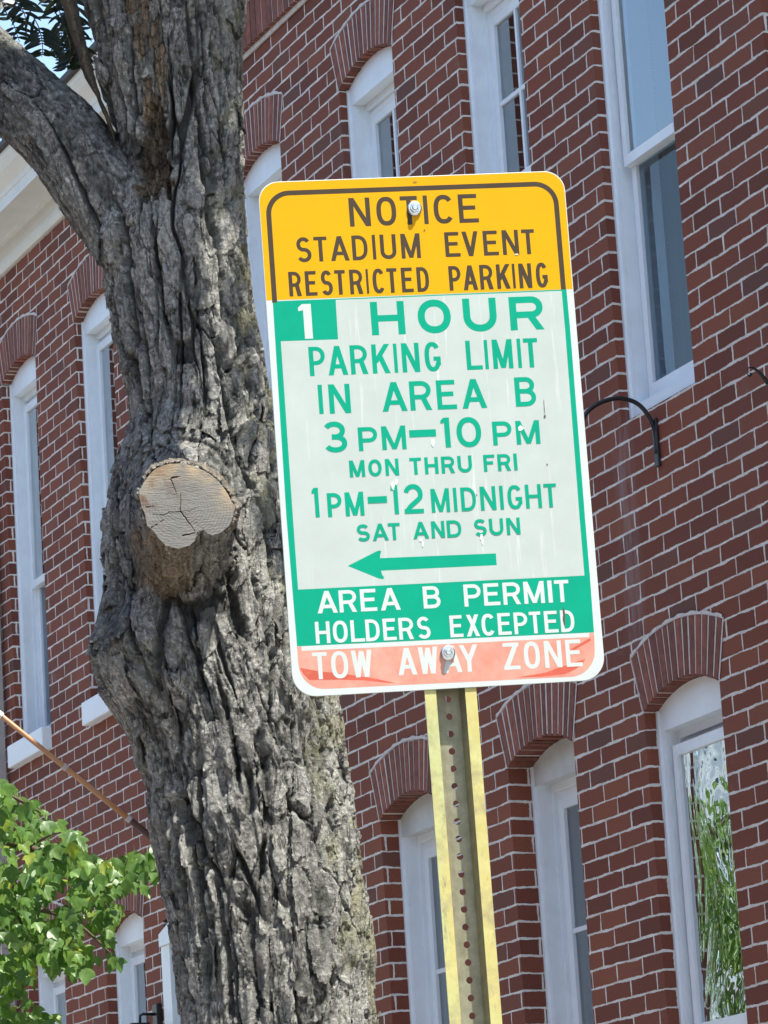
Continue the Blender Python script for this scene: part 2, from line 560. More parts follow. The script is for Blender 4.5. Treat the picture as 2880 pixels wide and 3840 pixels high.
def brick_arch(house, win, u0, u1, zs, rev):
    b = MB()
    rng = random.Random(int(u0 * 1000 + zs * 77))
    w = u1 - u0; wo = w + .136; n = 14; g = .0115
    b.v = []
    def inn(s): return (u0 + w * s, arc_z(s, w, RISE, zs))
    def out(s): return (u0 - .068 + wo * s, arc_z(s, wo, RISE + .005, zs + RING))
    dp = rev + .02
    cuts = [0] + sorted((i + rng.uniform(-.13, .13)) / n for i in range(1, n)) + [1]
    for i in range(n):
        gi = g * rng.uniform(.75, 1.35)
        s0, s1 = cuts[i] + gi * .5 / w, cuts[i + 1] - gi * .5 / w
        p = [inn(s0), inn(s1), out(s1), out(s0)]
        dz = rng.uniform(-.004, .003)
        p = [(p[0][0], p[0][1] + dz), (p[1][0], p[1][1] + dz), (p[2][0], p[2][1] - .006 + dz), (p[3][0], p[3][1] - .006 + dz)]
        b.prism(p, -.004 + rng.uniform(-.001, .001), dp, 0)
    # mortar bed behind and between
    m = 16
    for i in range(m):
        s0, s1 = i / m, (i + 1) / m
        a, c, e, f = inn(s0), inn(s1), out(s1), out(s0)
        b.face([(a[0], -.0015, a[1] + .006), (c[0], -.0015, c[1] + .006), (e[0], -.0015, e[1]), (f[0], -.0015, f[1])], 1)
        b.face([(a[0], -.0015, a[1] + .004), (a[0], dp, a[1] + .004), (c[0], dp, c[1] + .004), (c[0], -.0015, c[1] + .004)], 1)
    # the fat wavy line of mortar over the ring
    top = [out(i / 22) for i in range(23)]
    for i in range(22):
        h0 = .009 + .004 * math.sin(i * 2.1 + u0 * 9); h1 = .009 + .004 * math.sin((i + 1) * 2.1 + u0 * 9)
        a, c = top[i], top[i + 1]
        b.face([(a[0], -.005, a[1] - .004), (c[0], -.005, c[1] - .004), (c[0], -.005, c[1] + h1), (a[0], -.005, a[1] + h0)], 1)
    # skewback joints
    for s, sg in ((0, -1), (1, 1)):
        a, c = inn(s), out(s)
        b.face([(a[0] + sg * .0, -.003, a[1]), (a[0] + sg * .008, -.003, a[1]), (c[0] + sg * .008, -.003, c[1]), (c[0], -.003, c[1])], 1)
    return house_child(b, 'brick_arch', [MT['voussoir'], MT['mortar']], house, win)


def wavy_sheet(u0, u1, z0, z1, y, amp, waves, seed):
    rng = random.Random(seed)
    b = MB(); n = 48
    ph = [rng.uniform(0, 6.28) for _ in range(3)]
    ys = [y + amp * (math.sin(6.283 * waves * i / n + ph[0]) + .6 * math.sin(6.283 * waves * 1.7 * i / n + ph[1])) for i in range(n + 1)]
    for i in range(n):
        xa, xb = u0 + (u1 - u0) * i / n, u0 + (u1 - u0) * (i + 1) / n
        b.face([(xa, ys[i], z0), (xb, ys[i + 1], z0), (xb, ys[i + 1], z1), (xa, ys[i], z1)])
    return b


def window(house, u0, u1, zs, zb, rail, rev, style='plain', sd=.074, sill='casing', glass='glass', low='glass_screen', curtain='curtain', seed=1, header='white'):
    cw, cd = .045, .055
    y0 = rev
    zh = zs - .078                               # underside of the arched header board
    b = MB()
    inner, _ = arch_outline(u0, u1, zs)
    # arched header board
    poly = [(u0, zh), (u1, zh)] + [(x, z - .001) for x, z in reversed(inner)]
    b.prism(poly, y0, y0 + cd, 1)
    b.box(u0, u0 + cw, y0 + .003, y0 + cd, zb, zh, 0)
    b.box(u1 - cw, u1, y0 + .003, y0 + cd, zb, zh, 0)
    # brick mould bead and caulk line
    b.box(u0, u0 + .014, y0 - .009, y0 + .003, zb, zs, 0)
    b.box(u1 - .014, u1, y0 - .009, y0 + .003, zb, zs, 0)
    # inner jambs, stepped
    j0, j1 = u0 + cw, u1 - cw
    b.box(j0 - .004, j0 + .014, y0 + cd, y0 + .16, zb, zh - .001, 0)
    b.box(j1 - .014, j1 + .004, y0 + cd, y0 + .16, zb, zh - .001, 0)
    b.box(j0 + .014, j0 + .028, y0 + cd + .018, y0 + .16, zb, zh - .03, 0)
    b.box(j1 - .028, j1 - .014, y0 + cd + .018, y0 + .16, zb, zh - .03, 0)
    b.box(j0, j1, y0 + cd + .001, y0 + .16, zh - .03, zh + .01, 0)
    b.box(j0 + .014, j1 - .014, y0 + cd + .02, y0 + .16, zh - .062, zh - .031, 0)
    if sill == 'casing':
        b.box(u0 + .002, u1 - .002, y0 - .004, y0 + cd + .01, zb, zb + .062, 0)
        b.box(j0 + .028, j1 - .028, y0 + cd + .01, y0 + .15, zb + .02, zb + .078, 0)
    w = house_child(b, 'window', [MT['white'], MT[header]], house)
    a0, a1 = j0 + .028, j1 - .028                # sash opening
    top = zh - .062
    st = .034
    lo = zb + (.078 if sill == 'casing' else .03)

    def sash(name, za, zc, y, bars, rail_lo, rail_hi):
        s = MB()
        s.box(a0, a0 + st, y, y + .03, za, zc); s.box(a1 - st, a1, y, y + .03, za, zc)
        s.box(a0 + st, a1 - st, y - .002, y + .03, za, za + rail_lo); s.box(a0 + st, a1 - st, y + .002, y + .03, zc - rail_hi, zc)
        if bars:
            um = (a0 + a1) / 2; zm = (za + rail_lo + zc - rail_hi) / 2
            s.box(um - .009, um + .009, y + .004, y + .02, za + rail_lo, zc - rail_hi)
            s.box(a0 + st, um - .009, y + .005, y + .019, zm - .009, zm + .009)
            s.box(um + .009, a1 - st, y + .005, y + .019, zm - .009, zm + .009)
        return house_child(s, name, MT['sash'], house, w)
    sash('upper_sash', rail - .02, top, y0 + sd, style == 'grid', .040, .040)
    sash('lower_sash', lo, rail + .018, y0 + sd + .032, style == 'grid', .055, .036)
    p = MB(); p.face([(a0 + st - .004, y0 + sd + .014, rail + .016), (a1 - st + .004, y0 + sd + .014, rail + .016), (a1 - st + .004, y0 + sd + .014, top - .036), (a0 + st - .004, y0 + sd + .014, top - .036)])
    house_child(p, 'glass_pane', MT[glass], house, w)
    p = MB(); p.face([(a0 + st - .004, y0 + sd + .045, lo + .05), (a1 - st + .004, y0 + sd + .045, lo + .05), (a1 - st + .004, y0 + sd + .045, rail - .01), (a0 + st - .004, y0 + sd + .045, rail - .01)])
    house_child(p, 'glass_pane', MT[low], house, w)
    c = wavy_sheet(u0 - .1, u1 + .1, zb - .1, zs + .05, y0 + .26, .014, 7, seed)
    house_child(c, 'curtain', MT[curtain], house, w)  # folded sheet; where coloured dark it stands for an unlit room
    if sill == 'stone':
        s = MB()
        s.box(u0 - .004, u1 + .004, -.055, y0 + .1, zb - .125, zb - .003)
        so = house_child(s, 'sill', MT['sill'], house, w)
        bevel(so, .006)
    brick_arch(house, w, u0, u1, zs, rev)
    return w


Z_UP, Z_LO = 7.238, 3.985
# the near house
near = new_house('brick_house', -13.4, 'red brick house with soldier course, behind the sign and right of the trunk')
near_w = [(-11.18, -10.58, Z_UP, 5.075, .048, 'plain', 6.08), (-12.49, -11.89, Z_UP, 5.075, .045, 'plain', 6.08), (-13.70, -13.10, Z_UP, 5.56, .045, 'grid', 6.355),
          (-14.97, -14.37, Z_UP, 5.35, .042, 'grid', 6.30), (-16.30, -15.70, Z_UP, 5.35, .045, 'grid', 6.30),
          (-12.49, -11.89, Z_LO, 1.75, .056, 'plain', 2.81), (-13.70, -13.095, Z_LO, 1.75, .105, 'grid', 2.82),
          (-15.015, -14.41, Z_LO, 1.75, .09, 'grid', 2.82)]
build_wall(near, -16.65, 22.0, 9.3, [(a, c, zs, zb, rv, True) for a, c, zs, zb, rv, st, rl in near_w])  # wall runs on unseen past the camera, added to block sky light
for i, (a, c, zs, zb, rv, st, rl) in enumerate(near_w):
    low_wavy = zs == Z_LO and i == 5
    window(near, a, c, zs, zb, rl, rv, st, .012 if i in (0, 1, 5) else .074, 'casing', 'glass_wavy' if low_wavy else 'glass', 'glass_wavy' if low_wavy else 'glass_screen',
           'room_dark' if low_wavy else 'curtain', seed=i + 3, header='header' if i in (6, 7) else 'white')
# soldier course near the eaves
b = MB(); u = -16.64
rng = random.Random(5)
while u < -9.0:
    b.box(u + .005, u + .0627 + rng.uniform(-.001, .001), -.034 + rng.uniform(-.0015, .0015), -.003, 7.795, 8.0, 0)
    b.box(u + .0627, u + .0727, -.031, -.003, 7.797, 8.0, 1)
    u += .0677
b.box(-16.64, -9.2, -.012, -.003, 7.770, 7.794, 1)
b.box(-16.64, -9.2, -.03, -.003, 8.001, 8.012, 1)
b.box(-16.64, -9.2, -.05, -.003, 8.013, 8.08, 0)
house_child(b, 'soldier_course', [MT['voussoir'], MT['mortar']], near)

# the far house
far = new_house('brick_house', -19.2, 'red brick house under a white cornice, seen left of the trunk')
far_w = [(-18.73, -18.13, Z_UP, 5.19, .047, 'plain', 6.075), (-20.02, -19.41, Z_UP, 5.19, .05, 'plain', 6.075),
         (-18.68, -18.09, Z_LO, 1.75, .06, 'plain', 2.81), (-19.97, -19.36, Z_LO, 1.75, .06, 'plain', 2.81)]
door_o = (-17.79, -16.93, 3.93, 0.35, .02, False)
build_wall(far, -24.0, -16.651, 8.05, [(a, c, zs, zb, rv, True) for a, c, zs, zb, rv, st, rl in far_w] + [door_o])
for i, (a, c, zs, zb, rv, st, rl) in enumerate(far_w):
    window(far, a, c, zs, zb, rl, rv, st, .05, 'stone' if zs == Z_UP else 'casing', curtain='room_dark', seed=40 + i)
b = MB()
a, c = door_o[0], door_o[1]
b.box(a, a + .12, -.02, .14, .35, 3.80); b.box(c - .12, c, -.02, .14, .35, 3.80)
um = (a + c) / 2
b.prism([(a, 3.801), (c, 3.801), (c, 3.86), (um + .15, 3.935), (um - .15, 3.935), (a, 3.86)], -.03, .14)
door = house_child(b, 'doorway', MT['white'], far)
b = MB(); b.box(a + .121, c - .121, .06, .11, .35, 2.9)
for k in range(2):
    for q in range(3):
        x0 = a + .16 + k * .29; b.box(x0, x0 + .24, .05, .06, .55 + q * .78, 1.2 + q * .78)
house_child(b, 'door', simple('dark_green_door', (.03, .05, .04), .4), far, door)
b = MB(); b.box(a + .121, c - .121, .07, .08, 2.96, 3.80)
house_child(b, 'glass_pane', MT['room_dark'], far, door)
# cornice: bed mould, frieze, soffit, fascia, crown mould
b = MB()
prof = [(-.003, 7.845), (-.02, 7.845), (-.032, 7.862), (-.032, 7.905), (-.024, 7.909), (-.024, 7.99), (-.05, 7.99), (-.055, 8.0), (-.20, 8.0), (-.205, 7.99), (-.222, 7.99), (-.222, 8.055),
        (-.229, 8.058), (-.229, 8.085), (-.25, 8.10), (-.29, 8.13), (-.318, 8.172), (-.325, 8.20), (-.003, 8.20)]
b.sweep(prof, -24.0, -16.66, 0)
co = house_child(b, 'cornice', MT['cornice'], far)
b = MB()
b.sweep([(-.003, 8.201), (-.345, 8.201), (-.352, 8.207), (-.352, 8.235), (-.003, 8.26)], -24.0, -16.66, 0)
house_child(b, 'roof_edge', MT['gutter'], far)


def wall_thing(name, u, z, label, cat, out=0.0, group=None):
    o = empty(name, wall_pt(u, z, out).tolist(), RZ_WALL)
    return tag(o, label, cat, group)


# downspout on the far house
t = wall_thing('downspout', -20.2, 0, 'pale grey square downspout down the far left edge of the brick wall', 'downspout')
b = MB(); b.box(-.035, .035, -.085, -.02, .1, 7.83); b.build('pipe', MT['spout'], t)
for zz in (2.0, 4.1, 6.9):
    b = MB(); b.box(-.045, .045, -.09, -.003, zz, zz + .04); b.build('strap', MT['spout'], t)

# plant hooks
def hook(u, z, label, pts, curl):
    t = wall_thing('plant_hook', u, z, label, 'hook', group='iron plant hooks on the brick wall')
    b = MB(); b.tube([(0, -o, h) for o, h in pts], [.0085 if i > 1 else .011 for i in range(len(pts))], 10)
    b.build('arm', MT['iron'], t, smooth=True)
    b = MB(); b.box(-.017, .017, -.012, -.001, -.05, .13); pl = b.build('back_plate', MT['iron'], t); bevel(pl, .003)
    b = MB(); b.tube([(0, -o, h) for o, h in curl], [.0085 - .0004 * i for i in range(len(curl))], 8)
    b.build('curl', MT['iron'], t, smooth=True)
    return t


def smooth_path(pts, n=6):
    out = []
    P = [np.array(p, float) for p in pts]
    for i in range(len(P) - 1):
        p0, p1, p2, p3 = P[max(i - 1, 0)], P[i], P[i + 1], P[min(i + 2, len(P) - 1)]
        for k in range(n):
            s = k / n
            out.append(.5 * ((2 * p1) + (p2 - p0) * s + (2 * p0 - 5 * p1 + 4 * p2 - p3) * s * s + (3 * p1 - p0 - 3 * p2 + p3) * s ** 3))
    out.append(P[-1])
    return out


arch = smooth_path([(.008, 0), (.009, .085), (.039, .154), (.083, .191), (.148, .202), (.216, .185), (.275, .148), (.315, .09)])
curl1 = smooth_path([(.315, .09), (.335, .045), (.350, .022), (.366, .030), (.364, .050), (.352, .056)])
hook(-12.213, 4.893, 'black iron plant hook curving out of the brick below the tall window', arch, curl1)
arch2 = smooth_path([(.008, 0), (.009, .06), (.05, .10), (.13, .135), (.20, .137), (.27, .105), (.301, .125)][:5] + [(.25, .118), (.271, .1)])
curl2 = smooth_path([(.271, .1), (.301, .135), (.325, .151), (.343, .146), (.347, .130), (.338, .122), (.331, .130)])
hook(-10.88, 4.69, 'black iron plant hook with rolled tip at the right edge of the photo', arch2, curl2)

# wall lantern by the doorway
t = wall_thing('wall_lantern', -17.90, 3.44, 'black wall lantern on an arm beside the white doorway, at the bottom edge', 'lantern')
b = MB(); b.box(-.035, .035, -.03, -.002, -.10, .095); bevel(b.build('back_plate', MT['iron'], t), .004)
b = MB(); b.tube([(0, -.02, .045), (0, -.09, .048), (0, -.105, .040), (0, -.108, .0)], .007, 8); b.build('arm', MT['iron'], t, smooth=True)
b = MB(); b.prism([(-.045, -.02), (-.05, -.03), (.05, -.03), (.045, -.02), (.012, .005), (-.012, .005)], -.155, -.062); b.build('lamp_cap', MT['iron'], t)
b = MB(); b.prism([(-.042, -.031), (-.032, -.19), (.032, -.19), (.042, -.031)], -.145, -.07)
b.build('lamp_glass', MT['curtain'], t)
# flagpole
MT['wood_pole'] = simple('varnished_pole', (.46, .225, .105), .45, var=.18, scale=14, stretch=(1, .1, .1))
MT['bracket'] = simple('brown_bracket', (.075, .03, .025), .5, var=.2, scale=20)
MT['ferrule'] = simple('pale_ferrule', (.50, .42, .38), .4, var=.1, scale=20)
t = wall_thing('flagpole', -17.743, 4.303, 'bare wooden flagpole slanting up from the brick wall left of the trunk', 'flagpole')
dv = np.array([.7792, .6268])
def fp(s): return (0, -.02 - dv[0] * s, dv[1] * s)
b = MB(); b.tube([fp(.12), fp(.4), fp(.62), fp(1.35)], [.0145, .0135, .0125, .011], 16); b.build('pole', MT['wood_pole'], t, smooth=True)
b = MB(); b.tube([fp(-.02), fp(.195)], [.0165, .0165], 16); b.box(-.04, .04, -.02, -.002, -.09, .06); b.build('bracket', MT['bracket'], t)
for s in (.195, .60, 1.01):
    b = MB(); b.tube([fp(s - .012), fp(s + .012)], [.0172, .0172], 16); b.build('ferrule', MT['ferrule'] if s < 1 else MT['white'], t)
b = MB(); b.tube([fp(1.35), fp(1.365), fp(1.39), fp(1.41)], [.012, .022, .022, .008], 12); b.build('finial', MT['ferrule'], t, smooth=True)

# ------------------------------------------------------------------ the parking sign
Q_POS = np.array([0.0752906, 5.4773071, 2.9683749])
Q_YAW, Q_PITCH, Q_ROLL = 0.1418323, 0.0601891, -0.0202373
Rz = Matrix.Rotation(Q_YAW, 3, 'Z'); Rx = Matrix.Rotation(Q_PITCH, 3, 'X'); Ry = Matrix.Rotation(Q_ROLL, 3, 'Y')
QR = Rz @ Rx @ Ry
ZC = Q_POS[2] / QR[2][2]                          # height of the panel's centre along the post
base = Vector(Q_POS.tolist()) - QR @ Vector((0, 0, ZC))
sign = empty('parking_sign', base)
sign.rotation_mode = 'YXZ'
sign.rotation_euler = (Q_PITCH, Q_ROLL, Q_YAW)
tag(sign, 'large yellow white and green stadium event parking sign bolted to a yellow channel post', 'sign')


def sheet_mat(name, col, rough=.35, speck=.0, speckcol=(.8, .82, .78), var=.05, streak=0.0):
    m, nt, b = mat(name)
    v = coords(nt, 'Object')
    n = noise(nt, v, 14, 6, .65)
    c = mixc(nt, mrange(nt, n, .3, .7), tuple(x * (1 - var) for x in col), tuple(min(1, x * (1 + var)) for x in col))
    if speck:
        n2 = noise(nt, v, 120, 3, .7)
        c = mixc(nt, mrange(nt, n2, .56, .74, 0, speck), c, speckcol)
    if streak:
        v2 = coords(nt, 'Object', (60, 1, 2.2))
        n3 = noise(nt, v2, 1.6, 4, .7)
        c = mixc(nt, mrange(nt, n3, .60, .78, 0, streak), c, (.80, .84, .78))
    nt.links.new(c, b.inputs['Base Color'])
    b.inputs['Roughness'].default_value = rough
    b.inputs['Specular IOR Level'].default_value = .15
    return m


MT['s_white'] = sheet_mat('reflective_white', (.44, .50, .46), .4, .22, (.44, .46, .42), .05, .5)
MT['s_edge'] = sheet_mat('white_sheet_edge', (.54, .60, .565), .4, .1, (.52, .54, .5), .04)
MT['s_yellow'] = sheet_mat('sign_yellow', (.68, .345, .002), .4, .0, var=.03)
MT['s_dark'] = sheet_mat('faded_black_ink', (.060, .045, .028), .5, .05, (.2, .17, .1), .12)
MT['s_green'] = sheet_mat('sign_green', (.0, .31, .185), .4, .0, var=.06)
MT['s_letter'] = sheet_mat('sign_white_lettering', (.54, .59, .555), .4, .12, (.6, .6, .56), .04)


def red_mat():
    m, nt, b = mat('faded_red')
    v = coords(nt, 'Object')
    n = noise(nt, v, 16, 6, .7); n2 = noise(nt, v, 60, 5, .75)
    c = mixc(nt, mrange(nt, n, .3, .72), (.57, .195, .135), (.64, .345, .26))
    c = mixc(nt, mrange(nt, n2, .54, .76, 0, .45), c, (.58, .15, .08))
    nt.links.new(c, b.inputs['Base Color'])
    b.inputs['Roughness'].default_value = .45
    return m


MT['s_red'] = red_mat()
MT['s_red_deep'] = sheet_mat('unfaded_red', (.53, .11, .07), .45, .3, (.6, .24, .14), .15)

LAY = [0]


class SG:
    """Flat graphics on the sign: every piece is laid a hair above the one before it."""
    def __init__(self, y): self.y = y; self.k = 0; self.mb = MB()

    def poly(self, pts):
        if len(pts) < 3: return
        y = self.y - self.k * .000003; self.k += 1
        ar = sum(a[0] * b[1] - b[0] * a[1] for a, b in zip(pts, pts[1:] + pts[:1]))
        if ar < 0: pts = pts[::-1]
        self.mb.face([(x, y, z) for x, z in pts])

    def strip(self, pts, t, closed=False):
        y = self.y - self.k * .000003; self.k += 1
        P = [np.array(p, float) for p in pts]
        n = len(P); L = []; Rr = []
        for i in range(n):
            a = P[(i - 1) % n] if (closed or i > 0) else None
            c = P[(i + 1) % n] if (closed or i < n - 1) else None
            d1 = (P[i] - a) if a is not None else None
            d2 = (c - P[i]) if c is not None else None
            if d1 is not None: d1 = d1 / (np.linalg.norm(d1) + 1e-12)
            if d2 is not None: d2 = d2 / (np.linalg.norm(d2) + 1e-12)
            if d1 is None: d1 = d2
            if d2 is None: d2 = d1
            n1 = np.array([-d1[1], d1[0]]); n2 = np.array([-d2[1], d2[0]])
            nn = n1 + n2; nn = nn / (np.linalg.norm(nn) + 1e-12)
            k = 1 / max(.35, float(nn @ n1))
            L.append(P[i] + nn * t / 2 * k); Rr.append(P[i] - nn * t / 2 * k)
        for i in range(n if closed else n - 1):
            j = (i + 1) % n
            self.mb.face([(Rr[i][0], y, Rr[i][1]), (Rr[j][0], y, Rr[j][1]), (L[j][0], y, L[j][1]), (L[i][0], y, L[i][1])])


def arc(cx, cy, rx, ry, a0, a1, n=18, e=2.0):
    out = []
    for i in range(n + 1):
        a = math.radians(a0 + (a1 - a0) * i / n)
        c, s = math.cos(a), math.sin(a)
        out.append((cx + rx * math.copysign(abs(c) ** (2 / e), c), cy + ry * math.copysign(abs(s) ** (2 / e), s)))
    return out


def glyph(ch, w, t):
    """Strokes of one capital of height 1 and width w: ('s', path, thickness[, closed]) or ('p', polygon)."""
    a = t / 2; X0, X1, Y0, Y1 = a, w - a, a, 1 - a
    hb = t * .92; dw = t * 1.12
    S = []
    def diag(x0, y0, x1, y1, hw=dw): S.append(('p', [(x0 - hw / 2, y0), (x0 + hw / 2, y0), (x1 + hw / 2, y1), (x1 - hw / 2, y1)]))
    def vert(x, y0=0, y1=1): S.append(('s', [(x, y0), (x, y1)], t))
    def horz(y, x0=0, x1=w): S.append(('s', [(x0, y), (x1, y)], hb))
    e = 2.45
    if ch == 'I': S.append(('p', [(0, 0), (w, 0), (w, 1), (0, 1)]))
    elif ch == '-': S.append(('p', [(0, 0), (w, 0), (w, 1), (0, 1)]))
    elif ch == 'L': vert(X0); horz(hb / 2, t * .5)
    elif ch == 'T': horz(1 - hb / 2); vert(w / 2, 0, 1 - hb * .5)
    elif ch == 'E': vert(X0); horz(hb / 2, t * .5); horz(1 - hb / 2, t * .5, w * .95); horz(.525, t * .5, w * .86)
    elif ch == 'F': vert(X0); horz(1 - hb / 2, t * .5); horz(.51, t * .5, w * .85)
    elif ch == 'H': vert(X0); vert(X1); horz(.5, t * .5, w - t * .5)
    elif ch == 'N':
        vert(X0); vert(X1); S.append(('p', [(t * .0, 1), (dw, 1), (w, 0), (w - dw, 0)]))
    elif ch == 'M':
        vert(X0); vert(X1); m = w / 2
        S.append(('p', [(0, 1), (dw, 1), (m + dw * .45, .02), (m - dw * .45, .02)])); S.append(('p', [(w, 1), (w - dw, 1), (m - dw * .45, .02), (m + dw * .45, .02)]))
    elif ch == 'A':
        m = w / 2; S.append(('p', [(0, 0), (dw, 0), (m + dw * .5, 1), (m - dw * .5, 1)])); S.append(('p', [(w, 0), (w - dw, 0), (m - dw * .5, 1), (m + dw * .5, 1)]))
        horz(.30, w * .22, w * .78)
    elif ch == 'V':
        m = w / 2; S.append(('p', [(0, 1), (dw, 1), (m + dw * .5, 0), (m - dw * .5, 0)])); S.append(('p', [(w, 1), (w - dw, 1), (m - dw * .5, 0), (m + dw * .5, 0)]))
    elif ch == 'W':
        q = w * .29; m = w / 2
        diag(dw / 2, 1, q, 0, dw * .95); diag(m, .97, q, 0, dw * .95); diag(m, .97, w - q, 0, dw * .95); diag(w - dw / 2, 1, w - q, 0, dw * .95)
    elif ch == 'X': diag(dw / 2 + .02, 1, w - dw / 2, 0); diag(w - dw / 2 - .02, 1, dw / 2, 0)
    elif ch == 'Y': diag(dw / 2, 1, w / 2, .42); diag(w - dw / 2, 1, w / 2, .42); vert(w / 2, 0, .46)
    elif ch == 'Z': horz(1 - hb / 2, 0, w * .97); horz(hb / 2); diag(dw * .55, hb * .5, w * .97 - dw * .6, 1 - hb * .5, dw * 1.1)
    elif ch == 'K': vert(X0); diag(w * .88, 1, X0 + .02, .36, dw * 1.1); diag(w - dw / 2, 0, w * .44, .62, dw * 1.05)
    elif ch in 'PR':
        ym = .44 if ch == 'P' else .455; ry = (1 - hb / 2 - ym) / 2; rx = min(ry * 1.15, (w - t) * .62); cy = ym + ry
        vert(X0); S.append(('s', [(t * .5, 1 - hb / 2)] + arc(X1 - rx, cy, rx, ry, 90, -90, 20, 2.1) + [(t * .5, ym)], hb))
        if ch == 'R': S.append(('p', [(w * .47, ym), (w * .47 + dw, ym), (w, 0), (w - dw * 1.03, 0)]))
    elif ch == 'B':
        ym = .52; vert(X0); ry = (1 - hb / 2 - ym) / 2; rx = min(ry * 1.15, w * .4)
        S.append(('s', [(t * .5, 1 - hb / 2)] + arc(X1 - .05 * w - rx, ym + ry, rx, ry, 90, -90, 18, 2.1) + [(t * .5, ym)], hb))
        ry = (ym - hb / 2) / 2; rx = min(ry * 1.2, w * .45)
        S.append(('s', [(t * .5, ym)] + arc(X1 - rx, hb / 2 + ry, rx, ry, 90, -90, 18, 2.1) + [(t * .5, hb / 2)], hb))
    elif ch == 'D':
        vert(X0); ry = (1 - hb) / 2; rx = min((w - t) * .72, ry)
        S.append(('s', [(t * .5, 1 - hb / 2)] + arc(X1 - rx, .5, rx, ry, 90, -90, 26, 2.5) + [(t * .5, hb / 2)], t * .95))
    elif ch == 'U':
        r = min((w - t) / 2, .36); S.append(('s', [(X0, 1)] + arc(w / 2, Y0 + r, w / 2 - a, r, 180, 360, 22, 2.1) + [(X1, 1)], t))
    elif ch in 'O0':
        S.append(('s', arc(w / 2, .5, w / 2 - a, .5 - a * .95, 0, 358, 44, e if w < .75 else 2.15)[:-0 or None], t, True))
    elif ch == 'C': S.append(('s', arc(w / 2, .5, w / 2 - a, .5 - a * .95, 38, 322, 36, e), t))
    elif ch == 'G':
        S.append(('s', arc(w / 2, .5, w / 2 - a, .5 - a * .95, 38, 335, 36, e), t)); S.append(('s', [(w * .55, .43), (w, .43)], hb)); vert(X1, .20, .43 + hb / 2)
    elif ch == 'S':
        ry = (1 - hb) / 4 * 1.0; rx = w / 2 - a
        S.append(('s', arc(w / 2 - .01, 1 - hb / 2 - ry, rx * .93, ry, 28, 262, 22, 2.1) + arc(w / 2, hb / 2 + ry, rx, ry, 82, -152, 22, 2.1), t * .97))
    elif ch == '1':
        tt = min(t, w * .62); S.append(('p', [(w - tt, 0), (w, 0), (w, 1), (w - tt, 1)])); S.append(('p', [(0, .80), (0, .90), (w - tt * 1.1, 1), (w - tt * .6, 1), (w - tt * .6, .84)]))
    elif ch == '2':
        ry = .27; S.append(('s', arc(w / 2, 1 - a - ry, w / 2 - a, ry, 165, -28, 22, 2.05) + [(w * .70, .44), (w * .32, .24), (X0 + .02, .10)], t)); horz(hb / 2)
        S.append(('s', [(X0 + .01, .16), (X0 + .01, 0)], t))
    elif ch == '3':
        ry = (1 - t) / 4; S.append(('s', arc(w * .47, 1 - a - ry, w * .47 - a, ry, 152, -85, 22, 2.1) + [(w * .36, .5)], t)); S.append(('s', [(w * .36, .51)] + arc(w / 2, a + ry, w / 2 - a, ry, 85, -155, 22, 2.1), t))
    return S


def rrect(x0, x1, z0, z1, rs, n=10):
    """Rounded rectangle, corner radii for bottom left, bottom right, top right, top left."""
    out = []
    for (cx, cz, r, a0) in ((x0, z0, rs[0], 180), (x1, z0, rs[1], 270), (x1, z1, rs[2], 0), (x0, z1, rs[3], 90)):
        sx = cx + (r if cx == x0 else -r); sz = cz + (r if cz == z0 else -r)
        out += [(sx + r * math.cos(R_(a0 + 90 * i / n)), sz + r * math.sin(R_(a0 + 90 * i / n))) for i in range(n + 1)]
    return out


HW, HH = .2286, .381
pm = MB()
pm.prism(rrect(-HW, HW, -HH, HH, (.034, .034, .030, .030)), -.0022, 0)
panel = pm.build('sign_panel', [MT['s_edge']], sign)
panel.location = (0, 0, ZC)
bevel(panel, .0006, 1)


def graphic(sg, name, m):
    o = sg.mb.build(name, m, panel)
    return o


Y0S = -.0023
# yellow sheet with its black border
g = SG(Y0S)
g.poly(rrect(-HW + .0012, HW - .0012, .2010, HH - .0012, (0, 0, .0295, .0295)))
g.mb.v = [(x, y, z + (.0022 if (z < .21 and x < 0) else (-.0004 if z < .21 else 0))) for x, y, z in g.mb.v]
graphic(g, 'yellow_sheet', MT['s_yellow'])
g = SG(Y0S - .00006)
r = .0315
g.strip([(-.2155, .1995)] + arc(-.2152 + r, .3630 - r, r, r, 180, 90, 12) + arc(.2136 - r, .3618 - r, r, r, 90, 0, 12) + [(.2137, .2005)], .0074)
graphic(g, 'black_border', MT['s_dark'])
# white field inside the green frame
g = SG(Y0S)
g.poly([(-.2183, .2015), (-.2205, -.118), (-.2183, -.3071), (.2168, -.3111), (.2177, -.2274), (.2176, -.1409), (.2188, .1385), (.2182, .2003)])
graphic(g, 'green_frame', MT['s_green'])
g = SG(Y0S - .00006)
g.poly([(-.1257, .1996), (-.1264, .1405), (-.2106, .1414), (-.2111, -.1188), (-.2110, -.2250), (.2096, -.2270), (.2095, -.1405), (.2111, .1389), (.2107, .1985)])
graphic(g, 'white_field', MT['s_white'])
